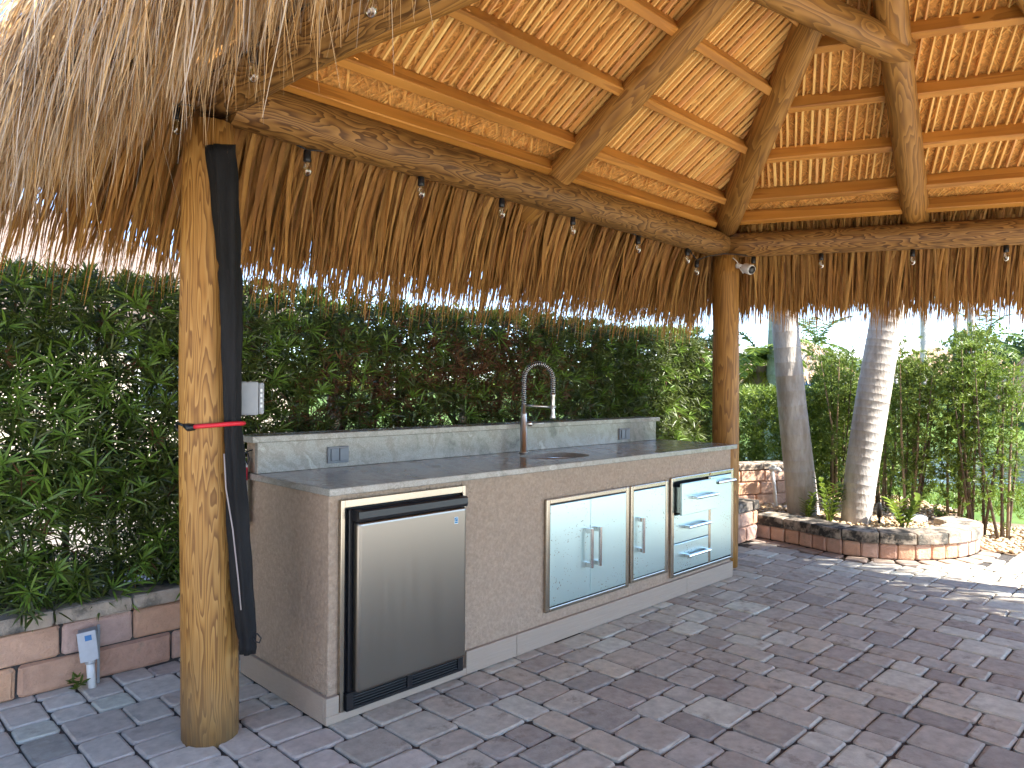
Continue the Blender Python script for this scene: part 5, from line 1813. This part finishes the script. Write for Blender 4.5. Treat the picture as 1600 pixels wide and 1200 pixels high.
def far_hut(loc, R_, z_e, z_a, label, seed):
    t_ = thing('thatched_hut', label, 'hut', (loc[0], loc[1], loc[2]), 'thatched huts across the water')
    V = []
    rings = [(1.0, z_e), (0.97, z_e + 0.12), (0.72, z_e + (z_a - z_e) * 0.42), (0.38, z_e + (z_a - z_e) * 0.78), (0.06, z_a)]
    n_ = 16
    for s_, z in rings:
        for k in range(n_):
            an = 2 * math.pi * k / n_ + 0.2
            V.append((loc[0] + math.cos(an) * R_ * s_, loc[1] + math.sin(an) * R_ * s_, z))
    F = []
    for i in range(len(rings) - 1):
        for k in range(n_): F.append((i * n_ + k, i * n_ + (k + 1) % n_, (i + 1) * n_ + (k + 1) % n_, (i + 1) * n_ + k))
    F += [tuple(range(n_ - 1, -1, -1)), tuple((len(rings) - 1) * n_ + k for k in range(n_))]
    obj('roof', (V, F), M['far_thatch'], t_)
    n = 1800
    an = rng.random(n) * 6.283; s_ = 1.0 - rng.random(n) ** 1.6 * 0.85
    z = np.interp(s_, [0.06, 0.38, 0.72, 0.97, 1.0], [z_a, z_e + (z_a - z_e) * 0.78, z_e + (z_a - z_e) * 0.42, z_e + 0.12, z_e])
    R0 = np.stack([loc[0] + np.cos(an) * R_ * s_, loc[1] + np.sin(an) * R_ * s_, z + 0.02], 1)
    D = np.stack([np.cos(an), np.sin(an), -0.55 + 0 * an], 1)
    V, F, r_ = strands(R0, D, rng.uniform(0.25, 0.5, n), rng.uniform(0.03, 0.06, n), 0.9, 3, 0.12, prof=[0.8, 1, 0.2])
    np_obj('thatch_fringe', V, [F], M['thatch_grey'], t_, r_, kind='stuff')
    for k in range(6):
        an = k * math.pi / 3 + 0.3
        x, y = loc[0] + math.cos(an) * R_ * 0.78, loc[1] + math.sin(an) * R_ * 0.78
        obj('post', tube([(x, y, loc[2]), (x, y, z_e + 0.15)], 0.09, 8), M['stem_pale'], t_)
    return t_


th1 = far_hut(fr(33, 12.7, 0.2), 2.75, 1.62, 3.55, 'sunlit thatched hut across the water behind the left palm', 1)
th2 = far_hut(fr(44, 25.2, 0.3), 2.6, 2.05, 3.75, 'distant thatched hut above the shrubs right of the leaning palm', 2)
th3 = far_hut(fr(52, 33.6, 0.3), 2.4, 2.3, 4.0, 'smallest far thatched hut between the thin palm trunks', 3)
th4 = far_hut(fr(27, 19.9, 0.2), 2.0, 0.7, 3.05, 'thatched hut cut off at the right edge of the view', 4)
for k_, (f_, r_) in enumerate(((30.5, 12.4), (30.6, 13.4), (30.4, 14.1))):
    p_ = fr(f_, r_)
    lo = thing('blue_lounger', ['blue lounge chair under the thatched hut, left of its post', 'blue lounge chair in the middle under the thatched hut', 'blue lounge chair at the right side under the thatched hut'][k_], 'chair', (p_[0], p_[1], 0.3), 'blue chairs under the thatched hut')
    m4 = Matrix.Translation((p_[0], p_[1], 0.3)) @ Matrix.Rotation(YAW, 4, 'Z')
    obj('seat', box(-0.3, 0.3, -0.35, 0.35, 0.55, 0.75, 0.03), M['blue'], lo, m4)
    obj('backrest', box(0.2, 0.32, -0.35, 0.35, 0.75, 1.25, 0.03), M['blue'], lo, m4)
    for sx in (-0.27, 0.27):
        for sy in (-0.3, 0.3): obj('leg', tube([(sx, sy, -0.2), (sx, sy, 0.56)], 0.025, 6), M['white'], lo, m4)


def house(loc, rot, L_, D_, hw, hr, label, wall, roofm, windows=3, name='house'):
    t_ = thing(name, label, 'house', loc, None, rot)
    m4 = Matrix.Translation(loc) @ Matrix.Rotation(rot, 4, 'Z')
    obj('wall', box(-L_ / 2, L_ / 2, -D_ / 2, D_ / 2, -0.2, hw), M[wall], t_, m4)
    e = 0.5
    V = [(-L_ / 2 - e, -D_ / 2 - e, hw - 0.05), (L_ / 2 + e, -D_ / 2 - e, hw - 0.05), (L_ / 2 + e, D_ / 2 + e, hw - 0.05), (-L_ / 2 - e, D_ / 2 + e, hw - 0.05), (-L_ / 2 + D_ * 0.4, 0, hr), (L_ / 2 - D_ * 0.4, 0, hr)]
    V += [(x, y, z + 0.14) for x, y, z in V[:4]] + [(V[4][0], 0, hr + 0.14), (V[5][0], 0, hr + 0.14)]
    F = [(6, 7, 11, 10), (8, 9, 10, 11), (7, 8, 11), (9, 6, 10), (0, 1, 7, 6), (1, 2, 8, 7), (2, 3, 9, 8), (3, 0, 6, 9), (3, 2, 1, 0)]
    obj('roof', (V, F), M[roofm], t_, m4)
    for k in range(windows):
        x = -L_ / 2 + L_ * (k + 0.5) / windows
        w_ = obj('window', join(box(x - 0.62, x + 0.62, -D_ / 2 - 0.05, -D_ / 2 - 0.001, 0.85, 0.93), box(x - 0.62, x + 0.62, -D_ / 2 - 0.05, -D_ / 2 - 0.001, 2.05, 2.13), box(x - 0.62, x - 0.54, -D_ / 2 - 0.05, -D_ / 2 - 0.001, 0.931, 2.049), box(x + 0.54, x + 0.62, -D_ / 2 - 0.05, -D_ / 2 - 0.001, 0.931, 2.049)), M['white'], t_, m4)
        obj('pane', box(x - 0.539, x + 0.539, -D_ / 2 - 0.02, -D_ / 2 - 0.002, 0.932, 2.048), M['glass'], w_, m4)
    return t_


house((-3.0, 13.6, -0.02), 0.0, 16.0, 8.0, 2.35, 4.6, 'neighbouring cream house with a pale speckled roof behind the hedge', 'cream', 'shingle', 4)
house(fr(56, 29.8, 0.3), YAW - math.pi / 2 + 0.3, 9, 7, 2.7, 4.7, 'white house with a white gable beyond the lake', 'white_wall', 'white_wall', 3)
house(fr(48, 15.5, 0.3), YAW - math.pi / 2 - 0.2, 14, 8, 2.6, 3.4, 'white house half hidden by trees behind the thatched hut', 'white_wall', 'white_wall', 4)
house(fr(60, 43, 0.3), YAW - math.pi / 2 + 0.5, 13, 8, 2.6, 4.2, 'cream house far across the lake near the right edge', 'cream', 'shingle', 4)
house(fr(30, 52, 0.3), YAW + math.pi, 16, 9, 2.6, 4.6, 'cream lakeside house with a shingle roof facing the water', 'cream', 'shingle', 4)


house((-10.5, -6.5, -0.02), math.pi / 2, 15.0, 8.0, 2.9, 5.0, 'unseen white house added left of the hut to bounce light', 'white_wall', 'shingle', 3)  # added out of view so its white wall sends light to the counter end


def slim_palm(f_, r_, z_t, label, seed, rad=0.10, L_=1.9, mat='frond'):
    b0 = fr(f_, r_, 0.2)
    t_ = thing('slender_palm', label, 'palm', b0, 'slender palms beyond the lake')
    g_ = random.Random(seed)
    le = g_.uniform(-0.25, 0.25)
    palm_trunk(t_, [(b0[0], b0[1], -0.1), (b0[0] + le * 0.4, b0[1] - le * 0.4, z_t * 0.5), (b0[0] + le, b0[1] - le, z_t)], [rad * 1.2, rad, rad * 0.85], M['palm_bark'], 0.4, 10)
    crown(t_, (b0[0] + le, b0[1] - le, z_t), 12, L_, M[mat], seed, el=(-0.3, 1.3), ll=0.6, lw=0.06, nleaf=26)


slim_palm(30, 16.9, 5.8, 'pale palm trunk above the distant hut right of the leaning palm', 41, 0.13)
slim_palm(38, 23.0, 7.2, 'thin dark palm trunk left of a pair against the sky', 42, 0.12)
slim_palm(26, 16.45, 6.2, 'pale palm trunk right of a pair against the sky', 43, 0.13)
slim_palm(24, 12.6, 5.5, 'thin bent palm trunk just right of the leaning palm', 44, 0.07)
slim_palm(36, 15.2, 3.5, 'palm with brown hanging fronds between the two palm trunks', 45, 0.13, 2.2)
slim_palm(34, 21.6, 3.6, 'shaggy palm with hanging fronds under the thatch edge', 46, 0.12, 2.0)
slim_palm(20, -3.2, 5.4, 'palm behind the hedge, left of the counter', 47, 0.11)

trees = [('broad_tree', 'yellow green tree crown above the white house', fr(60, 30.5, 3.3), (4.5, 4.5, 2.2), 'leaf_bright', 51),
         ('broad_tree', 'light green tree right of the thin palm pair', fr(40, 27.6, 2.6), (3.2, 3.2, 2.3), 'leaf_bright', 52),
         ('broad_tree', 'dark spreading tree at the right edge of the view', fr(34, 25.2, 3.6), (2.6, 2.6, 1.9), 'leaf_dark', 53),
         ('broad_tree', 'green tree behind the nearest thatched hut', fr(42, 16.9, 2.4), (4.0, 4.0, 2.0), 'leaf_mid', 54),
         ('broad_tree', 'tree clump at the left of the nearest thatched hut', fr(44, 11.0, 2.2), (3.6, 3.6, 1.8), 'leaf_mid', 55),
         ('broad_tree', 'green tree between the far huts and the thin palms', fr(50, 31.0, 2.6), (3.5, 3.5, 2.0), 'leaf_mid', 56),
         ('broad_tree', 'bushy tree on the far bank behind the open shrubs', fr(36, 19.3, 1.6), (3.4, 3.4, 1.6), 'leaf_mid', 57),
         ('broad_tree', 'bushy tree on the far bank at the lawn edge', fr(33, 23.4, 1.3), (2.4, 2.4, 1.3), 'leaf_dark', 58),
         ('broad_tree', 'light tree rising over the hedge near the post', fr(9.5, -2.35, 1.9), (1.2, 1.2, 0.75), 'leaf_bright', 59),
         ('broad_tree', 'light leafy tree over the middle of the hedge', fr(13, -0.9, 1.9), (1.9, 1.9, 0.95), 'leaf_bright', 60),
         ('broad_tree', 'light leafy tree behind the hedge above the faucet', fr(12, 1.3, 1.3), (1.8, 1.8, 1.3), 'leaf_bright', 61)]
for nm, lb, loc, rad, mt, sd in trees:
    far = np.linalg.norm(np.array(loc) - CAM)
    sz = 0.10 if far < 16 else 0.24
    mass(nm, lb, 'tree', loc, rad, 2600 if far > 16 else 2200, sz, mt, sd, lumps=14, trunk=(-0.1, 0.14), cards=True)
# distant tree line that reads as one band
n = 16000
an = rng.uniform(-0.9, 1.25, n)
dist = rng.uniform(75, 110, n)
zz = rng.random(n) ** 1.3 * (3.2 + 1.6 * np.sin(an * 21) + 1.1 * np.sin(an * 47 + 1) + 0.8 * np.sin(an * 9))
C = CAM * np.array([1, 1, 0]) + (dist * np.cos(an))[:, None] * _f + (dist * np.sin(an))[:, None] * _r0 + zz[:, None] * np.array([0, 0, 1.0])
V, F, r_ = leaf_cards(C, 1.3)
tag(np_obj('treeline', V, [F], M['leaf_mid'], None, r_, kind='stuff'), 'distant band of green trees along the horizon', 'trees')
# grass tufts on the near bank
n = 5000
ff = rng.uniform(8.0, 11.5, n); rr_ = rng.uniform(4.6, 8.6, n)
C = CAM * np.array([1, 1, 0]) + ff[:, None] * _f + rr_[:, None] * _r0
C[:, 2] = ground_z(ff, rr_)
V, F, r_ = strands(C, norm(rng.normal(0, 0.35, (n, 3)) + np.array([0, 0, 1.0])), rng.uniform(0.06, 0.14, n), 0.012, 0.3, 3, 0.1, prof=[1, 0.8, 0.1])
tag(np_obj('bank_grass', V, [F], M['leaf_bright'], None, r_, kind='stuff'), 'bright grass on the near bank of the lake', 'grass')
